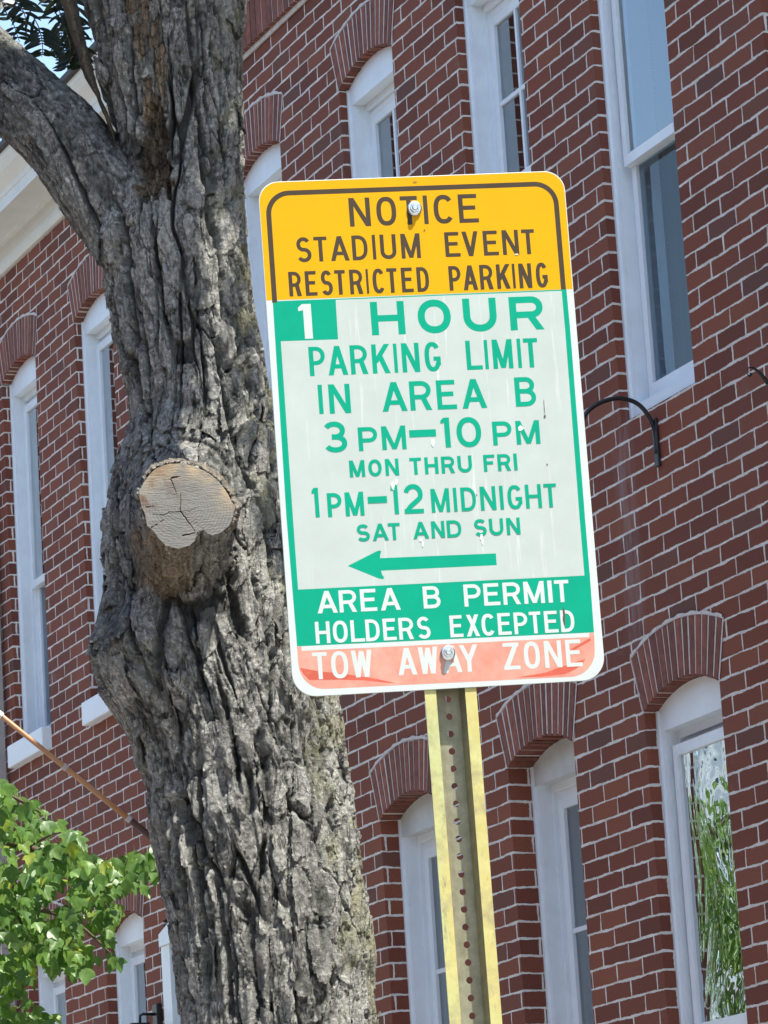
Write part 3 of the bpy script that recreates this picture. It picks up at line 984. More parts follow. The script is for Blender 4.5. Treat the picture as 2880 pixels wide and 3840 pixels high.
# faded red foot
g = SG(Y0S)
g.poly([(-.2183, -.3076)] + [(-.2183, -.335)] + arc(-.1815, -.3345, .0365, .0365, 180, 270, 10) + arc(.1780, -.3360, .0378, .0380, 270, 360, 10) + [(.2168, -.3116)])
graphic(g, 'red_band', MT['s_red'])
g = SG(Y0S - .00004)
g.poly([(-.2165, -.3385), (-.190, -.345), (-.150, -.3515), (-.110, -.3600), (-.0795, -.3685), (-.090, -.3678), (-.125, -.3620), (-.160, -.3590), (-.185, -.3580), (-.2040, -.3570), (-.212, -.3480)])
graphic(g, 'unfaded_streak', MT['s_red_deep'])
g = SG(Y0S - .00004)
g.poly([(.098, -.3705), (.14, -.366), (.165, -.3585), (.190, -.3520), (.2010, -.3490), (.196, -.3560), (.185, -.3635), (.170, -.3695), (.135, -.3715)])
graphic(g, 'unfaded_streak', MT['s_red_deep'])
g = SG(Y0S - .00004)
g.poly([(.180, -.3340), (.2100, -.3190), (.2112, -.3230), (.186, -.3350)])
graphic(g, 'unfaded_streak', MT['s_red_deep'])
g = SG(Y0S - .00006)
g.poly([(-.2121, -.3075), (-.2121, -.3143), (.2094, -.3176), (.2094, -.3112)])
graphic(g, 'white_rule', MT['s_letter'])
# arrow
g = SG(Y0S - .00012)
g.poly([(-.1364, -.1944), (-.094, -.1757), (-.0885, -.1738), (-.0862, -.1755), (-.0880, -.1815), (-.0885, -.1856), (-.0885, -.2038), (-.0872, -.2100), (-.0845, -.2140), (-.0862, -.2166), (-.0925, -.2152)])
g.poly([(-.0886, -.1855), (.0817, -.1875), (.0816, -.2048), (-.0886, -.2039)])
graphic(g, 'arrow', MT['s_green'])
GLYPHS = [  # character, left, right, baseline, height (mm on the sign), colour, stroke
    ('N', -96.3, -65.1, 308.5, 43.3, 'd', 0.158), ('O', -55.8, -26.5, 308.2, 43.3, 'd', 0.158), ('T', -19.9, 5.7, 308.0, 43.3, 'd', 0.158), ('I', 14.3, 20.7, 307.8, 43.4, 'd', 0.158), ('C', 29.5, 59.1, 307.7, 43.4, 'd', 0.158), ('E', 66.6, 95.8, 307.4, 43.4, 'd', 0.158),
    ('S', -178.0, -156.4, 258.3, 37.2, 'd', 0.155), ('T', -152.2, -132.8, 258.2, 37.2, 'd', 0.155), ('A', -128.1, -100.5, 258.0, 37.2, 'd', 0.155), ('D', -95.9, -72.9, 257.8, 37.2, 'd', 0.155), ('I', -65.7, -60.9, 257.7, 37.3, 'd', 0.155), ('U', -54.2, -30.6, 257.5, 37.3, 'd', 0.155),
    ('M', -23.3, 5.3, 257.3, 37.3, 'd', 0.155), ('E', 42.1, 64.4, 256.9, 37.4, 'd', 0.155), ('V', 67.9, 92.1, 256.8, 37.4, 'd', 0.155), ('E', 99.4, 121.8, 256.6, 37.4, 'd', 0.155), ('N', 127.9, 152.2, 256.4, 37.4, 'd', 0.155), ('T', 157.2, 176.4, 256.2, 37.5, 'd', 0.155),
    ('R', -192.9, -174.8, 207.8, 36.7, 'd', 0.15), ('E', -168.7, -151.6, 207.6, 36.8, 'd', 0.15), ('S', -145.2, -128.4, 207.4, 36.8, 'd', 0.15), ('T', -125.0, -109.4, 207.3, 36.8, 'd', 0.15), ('R', -103.1, -84.0, 207.1, 36.8, 'd', 0.15), ('I', -78.6, -75.3, 207.0, 36.8, 'd', 0.15),
    ('C', -69.1, -51.5, 206.9, 36.8, 'd', 0.15), ('T', -47.8, -32.9, 206.7, 36.9, 'd', 0.15), ('E', -26.4, -9.2, 206.6, 36.9, 'd', 0.15), ('D', -3.5, 14.5, 206.4, 36.9, 'd', 0.15), ('P', 44.3, 62.0, 206.1, 36.9, 'd', 0.15), ('A', 65.2, 86.6, 205.9, 37.0, 'd', 0.15),
    ('R', 90.3, 109.6, 205.8, 37.0, 'd', 0.15), ('K', 115.4, 135.0, 205.6, 37.0, 'd', 0.15), ('I', 139.2, 143.0, 205.5, 37.0, 'd', 0.15), ('N', 148.8, 167.7, 205.3, 37.0, 'd', 0.15), ('G', 174.4, 191.6, 205.2, 37.1, 'd', 0.15), ('1', -182.0, -163.0, 143.5, 52.0, 'w', 0.25),
    ('H', -75.8, -25.9, 144.1, 50.1, 'g', 0.21), ('O', -6.5, 42.6, 143.5, 50.2, 'g', 0.21), ('U', 61.1, 110.8, 142.8, 50.3, 'g', 0.21), ('R', 130.2, 180.7, 142.2, 50.4, 'g', 0.21), ('P', -171.3, -147.5, 87.6, 43.6, 'g', 0.155), ('A', -144.0, -114.9, 87.4, 43.6, 'g', 0.155),
    ('R', -110.7, -85.4, 87.2, 43.6, 'g', 0.155), ('K', -78.7, -52.7, 87.0, 43.7, 'g', 0.155), ('I', -46.5, -41.3, 86.8, 43.7, 'g', 0.155), ('N', -34.6, -8.6, 86.7, 43.7, 'g', 0.155), ('G', -0.8, 22.7, 86.5, 43.8, 'g', 0.155), ('L', 60.7, 84.2, 86.1, 43.8, 'g', 0.155),
    ('I', 88.1, 93.3, 85.9, 43.8, 'g', 0.155), ('M', 100.1, 129.8, 85.8, 43.9, 'g', 0.155), ('I', 137.2, 142.6, 85.6, 43.9, 'g', 0.155), ('T', 146.8, 167.9, 85.5, 43.9, 'g', 0.155), ('I', -161.6, -155.3, 30.9, 43.4, 'g', 0.17), ('N', -146.2, -114.8, 30.6, 43.5, 'g', 0.17),
    ('A', -68.7, -31.6, 29.8, 43.5, 'g', 0.17), ('R', -27.2, 4.6, 29.5, 43.6, 'g', 0.17), ('E', 12.7, 41.5, 29.1, 43.6, 'g', 0.17), ('A', 49.4, 86.2, 28.7, 43.7, 'g', 0.17), ('B', 128.9, 160.0, 28.0, 43.7, 'g', 0.17), ('3', -158.4, -124.0, -26.8, 45.7, 'g', 0.165),
    ('P', -107.5, -79.1, -26.7, 35.1, 'g', 0.185), ('M', -73.0, -37.4, -26.8, 35.1, 'g', 0.185), ('-', -32.1, 7.3, -10.1, 10.7, 'g', 1), ('1', 14.9, 28.0, -27.6, 44.4, 'g', 0.175), ('0', 37.7, 74.1, -28.5, 44.4, 'g', 0.175), ('P', 90.9, 119.5, -28.0, 35.3, 'g', 0.185),
    ('M', 125.6, 160.8, -28.5, 35.3, 'g', 0.185), ('M', -123.7, -101.1, -64.8, 24.8, 'g', 0.2), ('O', -95.9, -76.4, -64.9, 24.8, 'g', 0.2), ('N', -71.0, -51.2, -65.1, 24.8, 'g', 0.2), ('T', -35.0, -17.8, -65.4, 24.9, 'g', 0.2), ('H', -13.0, 6.9, -65.6, 24.9, 'g', 0.2),
    ('R', 11.6, 31.1, -65.7, 24.9, 'g', 0.2), ('U', 35.7, 56.7, -65.9, 24.9, 'g', 0.2), ('F', 74.0, 90.6, -66.2, 24.9, 'g', 0.2), ('R', 94.8, 114.1, -66.4, 24.9, 'g', 0.2), ('I', 118.7, 123.8, -66.5, 25.0, 'g', 0.2), ('1', -181.4, -171.9, -120.7, 43.2, 'g', 0.16),
    ('P', -159.6, -138.4, -121.3, 34.9, 'g', 0.17), ('M', -133.6, -106.3, -121.4, 34.9, 'g', 0.17), ('-', -100.2, -72.0, -104.5, 9.9, 'g', 1), ('1', -65.9, -55.7, -122.1, 43.3, 'g', 0.16), ('2', -47.4, -19.1, -122.4, 43.3, 'g', 0.16), ('M', -7.4, 19.6, -122.7, 35.0, 'g', 0.15),
    ('I', 25.5, 30.5, -122.8, 35.0, 'g', 0.15), ('D', 36.5, 58.6, -123.0, 35.0, 'g', 0.15), ('N', 65.1, 88.0, -123.2, 35.1, 'g', 0.15), ('I', 93.9, 99.1, -123.3, 35.1, 'g', 0.15), ('G', 105.5, 126.8, -123.5, 35.1, 'g', 0.15), ('H', 132.0, 155.5, -123.6, 35.1, 'g', 0.15),
    ('T', 159.6, 178.3, -123.8, 35.1, 'g', 0.15), ('S', -119.7, -100.9, -159.4, 24.7, 'g', 0.19), ('A', -97.1, -73.6, -159.6, 24.7, 'g', 0.19), ('T', -73.7, -56.4, -159.7, 24.7, 'g', 0.19), ('A', -37.5, -14.3, -160.0, 24.7, 'g', 0.19), ('N', -10.3, 9.1, -160.2, 24.7, 'g', 0.19),
    ('D', 12.5, 33.7, -160.4, 24.8, 'g', 0.19), ('S', 52.7, 70.9, -160.7, 24.8, 'g', 0.19), ('U', 75.0, 95.7, -160.9, 24.8, 'g', 0.19), ('N', 100.6, 120.5, -161.1, 24.8, 'g', 0.19), ('A', -185.0, -155.5, -261.4, 32.3, 'w', 0.175), ('R', -152.8, -127.5, -261.7, 32.3, 'w', 0.175),
    ('E', -121.8, -97.9, -261.9, 32.4, 'w', 0.175), ('A', -92.8, -63.6, -262.2, 32.4, 'w', 0.175), ('B', -30.0, -4.8, -262.7, 32.4, 'w', 0.175), ('P', 29.8, 54.9, -263.2, 32.5, 'w', 0.175), ('E', 58.9, 82.5, -263.4, 32.5, 'w', 0.175), ('R', 87.3, 112.9, -263.6, 32.5, 'w', 0.175),
    ('M', 118.0, 148.3, -263.9, 32.5, 'w', 0.175), ('I', 153.7, 160.0, -264.1, 32.6, 'w', 0.175), ('T', 163.6, 184.8, -264.3, 32.6, 'w', 0.175), ('H', -190.4, -169.3, -305.1, 31.8, 'w', 0.165), ('O', -165.0, -143.7, -305.3, 31.8, 'w', 0.165), ('L', -139.1, -119.0, -305.6, 31.8, 'w', 0.165),
    ('D', -117.4, -96.9, -305.8, 31.8, 'w', 0.165), ('E', -92.0, -72.9, -306.0, 31.8, 'w', 0.165), ('R', -69.0, -47.6, -306.2, 31.9, 'w', 0.165), ('S', -42.0, -22.9, -306.4, 31.9, 'w', 0.165), ('E', 5.8, 24.8, -306.9, 31.9, 'w', 0.165), ('X', 29.7, 49.2, -307.1, 31.9, 'w', 0.165),
    ('C', 52.3, 71.9, -307.3, 32.0, 'w', 0.165), ('E', 76.2, 95.7, -307.5, 32.0, 'w', 0.165), ('P', 100.0, 120.0, -307.7, 32.0, 'w', 0.165), ('T', 122.8, 139.7, -307.9, 32.0, 'w', 0.165), ('E', 144.8, 164.9, -308.1, 32.0, 'w', 0.165), ('D', 168.8, 189.1, -308.4, 32.1, 'w', 0.165),
    ('T', -197.6, -176.6, -356.7, 39.1, 'w', 0.155), ('O', -170.8, -146.4, -356.9, 39.2, 'w', 0.155), ('W', -141.6, -111.2, -357.1, 39.2, 'w', 0.155), ('A', -74.1, -46.7, -357.6, 39.3, 'w', 0.155), ('W', -43.8, -15.1, -357.8, 39.3, 'w', 0.155), ('A', -8.4, 19.3, -358.0, 39.3, 'w', 0.155),
    ('Y', 16.4, 43.7, -358.2, 39.4, 'w', 0.155), ('Z', 80.6, 104.6, -358.7, 39.4, 'w', 0.155), ('O', 110.9, 134.2, -358.9, 39.4, 'w', 0.155), ('N', 141.2, 166.4, -359.1, 39.5, 'w', 0.155), ('E', 172.6, 196.3, -359.3, 39.5, 'w', 0.155),
]
lay = {'d': SG(Y0S - .0001), 'g': SG(Y0S - .00014), 'w1': SG(Y0S - .00014), 'w2': SG(Y0S - .00014), 'w3': SG(Y0S - .00014), 'w4': SG(Y0S - .00014), 'w5': SG(Y0S - .00014)}
for ch, x0, x1, zb, h, c, t in GLYPHS:
    h *= .001; x0 *= .001; x1 *= .001; zb *= .001
    w = (x1 - x0) / h
    if c == 'w': c = 'w1' if zb > 0 else ('w2' if zb > -.33 else ('w3' if x0 < -.1 else ('w4' if x0 < .06 else 'w5')))
    for s in glyph(ch, w, t):
        pts = [(x0 + p[0] * h, zb + p[1] * h - .008 * p[0] * h) for p in s[1]]
        if s[0] == 'p': lay[c].poly(pts)
        else: lay[c].strip(pts, s[2] * h, len(s) > 3)
for c, nm, m in (('d', 'dark_lettering', 's_dark'), ('g', 'green_lettering', 's_green'), ('w1', 'white_numeral', 's_letter'), ('w2', 'white_lettering', 's_letter'), ('w3', 'faded_lettering', 's_letter'), ('w4', 'faded_lettering', 's_letter'), ('w5', 'faded_lettering', 's_letter')):
    graphic(lay[c], nm, MT[m])
# scuffs and peeled spots of the sheeting
MT['scuff'] = sheet_mat('bare_scuff', (.78, .80, .77), .45, .5, (.3, .3, .28), .1)
g = SG(Y0S - .0007)
rng = random.Random(11)
def blob(x, z, rx, rz, n=11, j=.35, nm='scuff', m='scuff'):
    g = SG(Y0S - .0007)
    g.poly([(x + rx * (1 + rng.uniform(-j, j)) * math.cos(6.283 * i / n), z + rz * (1 + rng.uniform(-j, j)) * math.sin(6.283 * i / n)) for i in range(n)])
    graphic(g, nm, MT[m])
for q in ((.0015, -.0190, .0030, .0052), (.1335, -.0045, .0042, .0036), (-.0620, -.0800, .0026, .0065), (-.0565, -.0745, .0022, .0040),
          (.0625, -.1620, .0022, .0050), (.0632, -.1690, .0018, .0050), (-.0270, -.1615, .0026, .0026), (-.0245, -.1680, .0012, .004), (.1480, .2565, .0025, .0010)):
    blob(*q)
MT['grime'] = simple('grime', (.09, .07, .055), .8)
g = SG(Y0S - .0008)
for q in ((.1700, .0115, .0017, .0021), (.1705, .0260, .0004, .012), (.1745, -.2860, .0020, .0125), (.0135, .2985, .0012, .0015), 
          (.168, -.0600, .0011, .0011), (.060, -.100, .0012, .0008), (.005, .3920 - .02, .004, .0007)):
    blob(*q, n=9, nm='grime_spot', m='grime')

# bolts
MT['zinc'] = simple('zinc_bolt', (.62, .64, .66), .28, 1.0, var=.2, scale=120, bmp=.0006)
for x, z in ((.0008, .3318), (-.0002, -.3291)):
    b = MB()
    b.tube([(x, -.003, z), (x, -.0055, z)], .0108, 28)
    b.tube([(x, -.0056, z), (x, -.0066, z)], [.0108, .0094], 28)
    hexa = [(x + .0072 * math.cos(R_(60 * i + 14)), z + .0072 * math.sin(R_(60 * i + 14))) for i in range(6)]
    b.prism(hexa, -.0105, -.0067)
    b.tube([(x, -.0106, z), (x, -.0135, z)], [.0048, .0040], 16)
    o = b.build('bolt', MT['zinc'], sign); o.location = (0, 0, ZC); bevel(o, .0005, 1)

# the channel post with its row of holes
def post_material():
    m, nt, b = mat('worn_yellow_paint')
    v = coords(nt, 'Object'); vl = coords(nt, 'Object', (1, 1, .25))
    n = noise(nt, v, 40, 6, .7); g1 = noise(nt, vl, 9, 3, .6); w1 = noise(nt, v, 11, 5, .72); w2 = noise(nt, coords(nt, 'Object', (3, 1, .7)), 26, 5, .75)
    c = mixc(nt, mrange(nt, n, .3, .7), (.47, .41, .13), (.58, .53, .21))
    c = mixc(nt, mrange(nt, g1, .50, .64, 0, .75), c, (.40, .53, .27))
    c = mixc(nt, mrange(nt, w1, .50, .66, 0, .75), c, (.27, .225, .14))
    c = mixc(nt, mrange(nt, w2, .57, .68, 0, .85), c, (.20, .16, .12))
    nt.links.new(c, b.inputs['Base Color']); b.inputs['Roughness'].default_value = .5
    bump(nt, b, n, .0005)
    return m


def web_material():
    m, nt, b = mat('shaded_galvanised_web')
    v = coords(nt, 'Object'); vl = coords(nt, 'Object', (6, 1, .3))
    n = noise(nt, v, 60, 5, .7); r1 = noise(nt, vl, 7, 5, .7)
    c = mixc(nt, mrange(nt, n, .3, .7), (.18, .175, .115), (.31, .30, .21))  # web colour darkened to deepen the shade inside the channel
    c = mixc(nt, mrange(nt, r1, .48, .70, 0, .7), c, (.20, .14, .06))
    nt.links.new(c, b.inputs['Base Color']); b.inputs['Roughness'].default_value = .45; b.inputs['Metallic'].default_value = .25
    return m


MT['post'] = post_material(); MT['web'] = web_material()
TOP = ZC + .345
TH = .0034
prof = [(-.0378, .0005), (-.0212, .0005), (-.0165, .0285), (.0165, .0285), (.0212, .0005), (.0378, .0005)]
b = MB()
def seg(i, m, z0, z1, y=0):
    (x0, y0), (x1, y1) = prof[i], prof[i + 1]
    d = np.array([x1 - x0, y1 - y0]); d /= np.linalg.norm(d); nn = np.array([-d[1], d[0]]) * TH
    p = [(x0, y0), (x1, y1), (x1 + nn[0], y1 + nn[1]), (x0 + nn[0], y0 + nn[1])]
    for k in range(4):
        a, c = p[k], p[(k + 1) % 4]
        b.face([(a[0], a[1], z0), (c[0], c[1], z0), (c[0], c[1], z1), (a[0], a[1], z1)], m)
    b.face([(*q, z1) for q in p], m); b.face([(*q, z0) for q in reversed(p)], m)
for i in (0, 1, 3, 4): seg(i, 0 if i in (0, 4) else (0 if i == 1 else 1), -.3, TOP)  # right inner wall gets the darker web colour for its shaded side
# web, cut with holes one inch apart
x0, x1, yw = -.0165, .0165, .0285
z = ZC - .345 - .0254 * 60
first = True
HOLE = .0050
b2 = MB()
zlo = -.3
zz = ZC - .3545 - .0254 * 62
b2.face([(x0, yw, zlo), (x1, yw, zlo), (x1, yw, zz), (x0, yw, zz)], 0)
b2.face([(x1, yw + TH, zlo), (x0, yw + TH, zlo), (x0, yw + TH, zz), (x1, yw + TH, zz)], 0)
nh = 16
while zz < TOP - .02:
    zc = zz + .0127
    circ = [(HOLE * math.cos(2 * math.pi * i / nh), zc + HOLE * math.sin(2 * math.pi * i / nh)) for i in range(nh)]
    def sq(i):
        a = 2 * math.pi * i / nh; c, s = math.cos(a), math.sin(a); k = 1 / max(abs(c), abs(s))
        return (c * k * x1, zc + s * k * .0127)
    for i in range(nh):
        j = (i + 1) % nh
        A, B, C, D = circ[i], sq(i), sq(j), circ[j]
        b2.face([(A[0], yw, A[1]), (B[0], yw, B[1]), (C[0], yw, C[1]), (D[0], yw, D[1])], 0)
        b2.face([(D[0], yw + TH, D[1]), (C[0], yw + TH, C[1]), (B[0], yw + TH, B[1]), (A[0], yw + TH, A[1])], 0)
        b2.face([(A[0], yw, A[1]), (D[0], yw, D[1]), (D[0], yw + TH, D[1]), (A[0], yw + TH, A[1])], 0)
    zz += .0254
post = b.build('post', [MT['post'], MT['web']], sign)
b2.build('post_web', [MT['web']], post)

# ------------------------------------------------------------------ the big street tree
def bark_material(cut=False):
    m, nt, b = mat('furrowed_bark')
    tc = nt.nodes.new('ShaderNodeTexCoord')
    v = tc.outputs['Object']
    at1 = nt.nodes.new('ShaderNodeAttribute'); at1.attribute_name = 'wood'
    at2 = nt.nodes.new('ShaderNodeAttribute'); at2.attribute_name = 'tone'
    at3 = nt.nodes.new('ShaderNodeAttribute'); at3.attribute_name = 'moss'
    n1 = noise(nt, v, 22, 6, .7); n2 = noise(nt, v, 150, 5, .75); n3 = noise(nt, coords(nt, 'Object', (1, 1, .16)), 70, 4, .7)
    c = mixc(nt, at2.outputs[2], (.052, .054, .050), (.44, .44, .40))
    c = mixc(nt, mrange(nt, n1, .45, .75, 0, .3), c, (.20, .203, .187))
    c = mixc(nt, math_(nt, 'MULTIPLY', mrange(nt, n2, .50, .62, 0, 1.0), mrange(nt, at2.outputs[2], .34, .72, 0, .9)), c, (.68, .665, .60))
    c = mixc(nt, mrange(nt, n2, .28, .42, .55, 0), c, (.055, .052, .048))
    c = mixc(nt, math_(nt, 'MULTIPLY', at3.outputs[2], mrange(nt, n1, .35, .6, .1, .7)), c, (.30, .29, .15))
    vo = nt.nodes.new('ShaderNodeTexVoronoi'); vo.feature = 'DISTANCE_TO_EDGE'; vo.inputs['Scale'].default_value = 85
    vw = nt.nodes.new('ShaderNodeVectorMath'); vw.operation = 'ADD'
    nt.links.new(coords(nt, 'Object', (1, 1, .55)), vw.inputs[0])
    vn = nd(nt, 'ShaderNodeTexNoise', Scale=60.0, Detail=3.0); nt.links.new(v, vn.inputs[0])
    vs_ = nt.nodes.new('ShaderNodeVectorMath'); vs_.operation = 'SCALE'; vs_.inputs['Scale'].default_value = .016; nt.links.new(vn.outputs[1], vs_.inputs[0]); nt.links.new(vs_.outputs[0], vw.inputs[1])
    nt.links.new(vw.outputs[0], vo.inputs['Vector'])
    ckm = mrange(nt, vo.outputs['Distance'], .0, .09, 1, 0)
    rv = noise(nt, coords(nt, 'Object', (1, 1, .30)), 46, 5, .62, .9)
    ckr = mrange(nt, math_(nt, 'ABSOLUTE', math_(nt, 'SUBTRACT', rv, .5)), .0, .022, 1, 0)
    n4 = noise(nt, v, 16, 4, .6)
    ckg = math_(nt, 'MULTIPLY', ckr, mrange(nt, n4, .40, .62, .25, .95))
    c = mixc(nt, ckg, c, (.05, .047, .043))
    wd = mixc(nt, mrange(nt, n3, .3, .7), (.15, .115, .08), (.37, .30, .215))
    wd = mixc(nt, math_(nt, 'MULTIPLY', ckm, .8), wd, (.03, .02, .014))
    wd = mixc(nt, 1.0, wd, mixc(nt, at2.outputs[2], (.45, .43, .41), (1.7, 1.64, 1.55)), 'MULTIPLY')
    wd = mixc(nt, mrange(nt, n1, .52, .70, 0, .75), wd, (.33, .27, .19))
    c = mixc(nt, at1.outputs[2], c, wd)
    nt.links.new(c, b.inputs['Base Color'])
    b.inputs['Roughness'].default_value = .9
    b.inputs['Specular IOR Level'].default_value = .2
    hh = math_(nt, 'SUBTRACT', math_(nt, 'ADD', math_(nt, 'MULTIPLY', n2, 1.4), math_(nt, 'MULTIPLY', n3, .5)), math_(nt, 'MULTIPLY', ckg, .8))
    bump(nt, b, hh, .006, 1.0)
    return m


MT['bark'] = bark_material()
TY = 6.6                                          # how far off the trunk stands

L_EDGE = [(-1400, 95), (-700, 118), (-300, 140), (-100, 165), (0, 180), (75, 202), (120, 208), (165, 213), (210, 226), (280, 244), (350, 248), (430, 238), (480, 215), (537, 207), (584, 224), (626, 232), (701, 240), (751, 252), (814, 265), (841, 272),
          (906, 278), (941, 265), (979, 250), (1016, 237), (1066, 232), (1141, 226), (1191, 221), (1269, 224), (1357, 217), (1419, 217), (1456, 231), (1494, 236), (1539, 262), (1569, 275), (1619, 295), (1659, 306), (1694, 317), (1776, 322), (1830, 340),
          (1884, 350), (1938, 358), (1992, 371), (2047, 379), (2128, 387), (2212, 393), (2400, 408), (3000, 452), (4200, 520), (5300, 560)]
R_EDGE = [(-1400, 430), (-700, 470), (-300, 505), (-100, 522), (0, 530), (100, 528), (200, 526), (350, 529), (450, 532), (550, 540), (675, 556), (752, 575), (862, 590), (1037, 615), (1237, 650), (1437, 708), (1515, 733), (1575, 743), (1650, 752), (1725, 765),
          (1875, 781), (1950, 794), (2050, 808), (2090, 813), (2130, 806), (2212, 812), (2400, 830), (3000, 890), (4200, 1010), (5300, 1120)]
rows = np.concatenate([np.linspace(-1400, -130, 60, endpoint=False), np.linspace(-130, 2330, 1180, endpoint=False), np.linspace(2330, 5290, 70)])
def sm(k, e, y): return np.interp(y, [p[0] for p in e], [p[1] for p in e])
xl = sm(0, L_EDGE, rows); xr = sm(0, R_EDGE, rows)
ker = np.ones(9) / 9
def smooth1(a): return np.convolve(np.pad(a, 4, mode='edge'), ker, 'valid')
xl = smooth1(xl); xr = smooth1(xr)
xc = (xl + xr) / 2
Pc = at_arr(xc, rows, TY); Pl = at_arr(xl, rows, TY); Pr = at_arr(xr, rows, TY)
rad = np.linalg.norm(Pr - Pl, axis=1) / 2 - .004
front = np.linspace(-math.pi / 2 - 1.85, -math.pi / 2 + 1.85, 390, endpoint=False)
backs = np.linspace(-math.pi / 2 + 1.85, 2 * math.pi - math.pi / 2 - 1.85, 46, endpoint=False)
th = np.concatenate([front, backs])
ct, st_ = np.cos(th), np.sin(th)
RR, TT = np.meshgrid(rows, th, indexing='ij')
Zc = Pc[:, 2][:, None] + 0 * TT
arcl = (th + math.pi / 2)[None, :] * rad[:, None]
XN = ct[None, :] + 0 * RR                          # -1 left edge .. 1 right edge
SX = xc[:, None] + XN * ((xr - xl) / 2)[:, None]    # where the point shows, in working pixels


def bark(a, z, k, plate=1.0):
    """Height and tone of furrowed, plated bark; a = length round the stem, z = length along it."""
    j1 = fbm(a * 26, z * 16, k + 5) - .5; j2 = fbm(a * 70, z * 45, k + 6, 3) - .5
    wa = a + .020 * (fbm(a * 7, z * 3.0, k + 1) - .5) + .030 * (fbm(a * 2.5, z * 1.4, k + 9) - .5) + .010 * j1 + .0045 * j2
    wz = z + .09 * (fbm(a * 12, z * 4, k + 7) - .5) + .02 * j2
    und = fbm(a * 4.5, z * 1.3, k + 2, 3) - .5
    # long plates, parted by furrows that gape here and close there
    f1, f2, r1, r2, dx, dy = worley(wa / .056, wz / .42, k + 3)
    edge = f2 - f1
    gape = .015 + .14 * sstep(.42, .72, fbm(a * 10, z * 4.5, k + 31, 3))
    pl = sstep(gape * .55, gape, edge)
    # flakes: some still on, some fallen, sharp at the rim
    f1b, f2b, q1, q2, ex, ey = worley(wa / .024 + 3.3, wz / .085, k + 23)
    f1c, f2c, s1, s2, gx_, gy_ = worley(wa / .0105 + 1.3, wz / .026, k + 53)
    rimb = sstep(.0, .07, f2b - f1b)
    fall = np.where(q1 < .33, -1.0, np.where(q1 > .8, .55, 0.0))
    falls = np.where(s1 < .30, -1.0, np.where(s1 > .86, .5, 0.0))
    fine = fbm(a * 170, z * 130, k + 41, 3) - .5
    h = .009 * und
    h += plate * (.019 * (pl - 1) + .006 * (r1 - .5) + .008 * (r2 - .5) * dx)
    h += plate * pl * (.0062 * fall + .0105 * (q2 - .5) * ex + .0018 * (rimb - 1))
    h += plate * pl * (.0036 * falls + .0042 * (s2 - .5) * gx_)
    h += .0026 * fine
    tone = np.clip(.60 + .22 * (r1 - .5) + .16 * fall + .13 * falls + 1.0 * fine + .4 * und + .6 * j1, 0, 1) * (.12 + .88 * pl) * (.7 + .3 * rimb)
    return h, tone


h, tone = bark(arcl, Zc, 100)
wood = np.zeros_like(h); moss = np.zeros_like(h)
frontm = (st_ < .1)[None, :] & (RR > -200)


def poly_mask(px, py, poly):
    inside = np.zeros(px.shape, bool)
    n = len(poly)
    for i in range(n):
        x0, y0 = poly[i]; x1, y1 = poly[(i + 1) % n]
        c = ((y0 > py) != (y1 > py)) & (px < (x1 - x0) * (py - y0) / (y1 - y0 + 1e-9) + x0)
        inside ^= c
    return inside


# torn patch where the bark has come away: its edge follows whole flakes
jy = 26 * (fbm(SX / 12, RR / 22, 302) - .5)
wx = SX + 5 * (fbm(SX / 9, RR / 14, 303) - .5)
c1, c2, cr1, cr2, cdx, cdy = worley(wx / 9.5, RR / 24.0, 305)
QX = wx - cdx * 9.5; QY = RR - cdy * 24.0
hole = poly_mask(QX, QY, [(262, -190), (273, 0), (282, 70), (296, 141), (317, 199), (313, 253), (309, 300), (313, 335), (297, 344), (301, 445), (301, 464), (324, 467), (340, 472), (360, 455), (378, 480), (383, 445), (372, 375), (364, 258), (371, 187), (360, 94), (347, 0), (330, -190)]) & frontm
deep = poly_mask(QX, QY, [(318, 262), (345, 250), (364, 275), (372, 375), (384, 475), (360, 455), (340, 472), (301, 464), (298, 346), (316, 335)]) & frontm
fl1, fl2, fr1, fr2, fx_, fy_ = worley(SX / 11 + .12 * (fbm(SX / 5, RR / 9, 313) - .5), RR / 30, 311)
wood = np.where(hole, np.where(deep, 1.0, .35 + .6 * (fr1 > .45)), wood)
h = np.where(hole, -.008 + .011 * (fr1 - .5) + .006 * (fr2 - .5) * fx_ * 2 + .004 * (sstep(0, .16, fl2 - fl1) - 1) + .004 * (fbm(SX / 4, RR / 18, 312) - .5), h)
h = np.where(deep, h - .016, h)
tone = np.where(hole, np.clip(.62 + .7 * (fr2 - .5) + .4 * (fbm(SX / 6, RR / 20, 315) - .5) - .38 * deep, 0, 1), tone)
# lifted rim of bark round the hole
def blur(a, n, ax):
    k = np.ones(n) / n
    return np.apply_along_axis(lambda r: np.convolve(np.pad(r, n // 2, mode='edge'), k, 'valid')[:len(r)], ax, a)
rim = blur(blur(hole.astype(float), 9, 1), 13, 0)
h = h + np.where(~hole, .016 * np.clip(rim, 0, .5) * (.3 + cr1), 0)


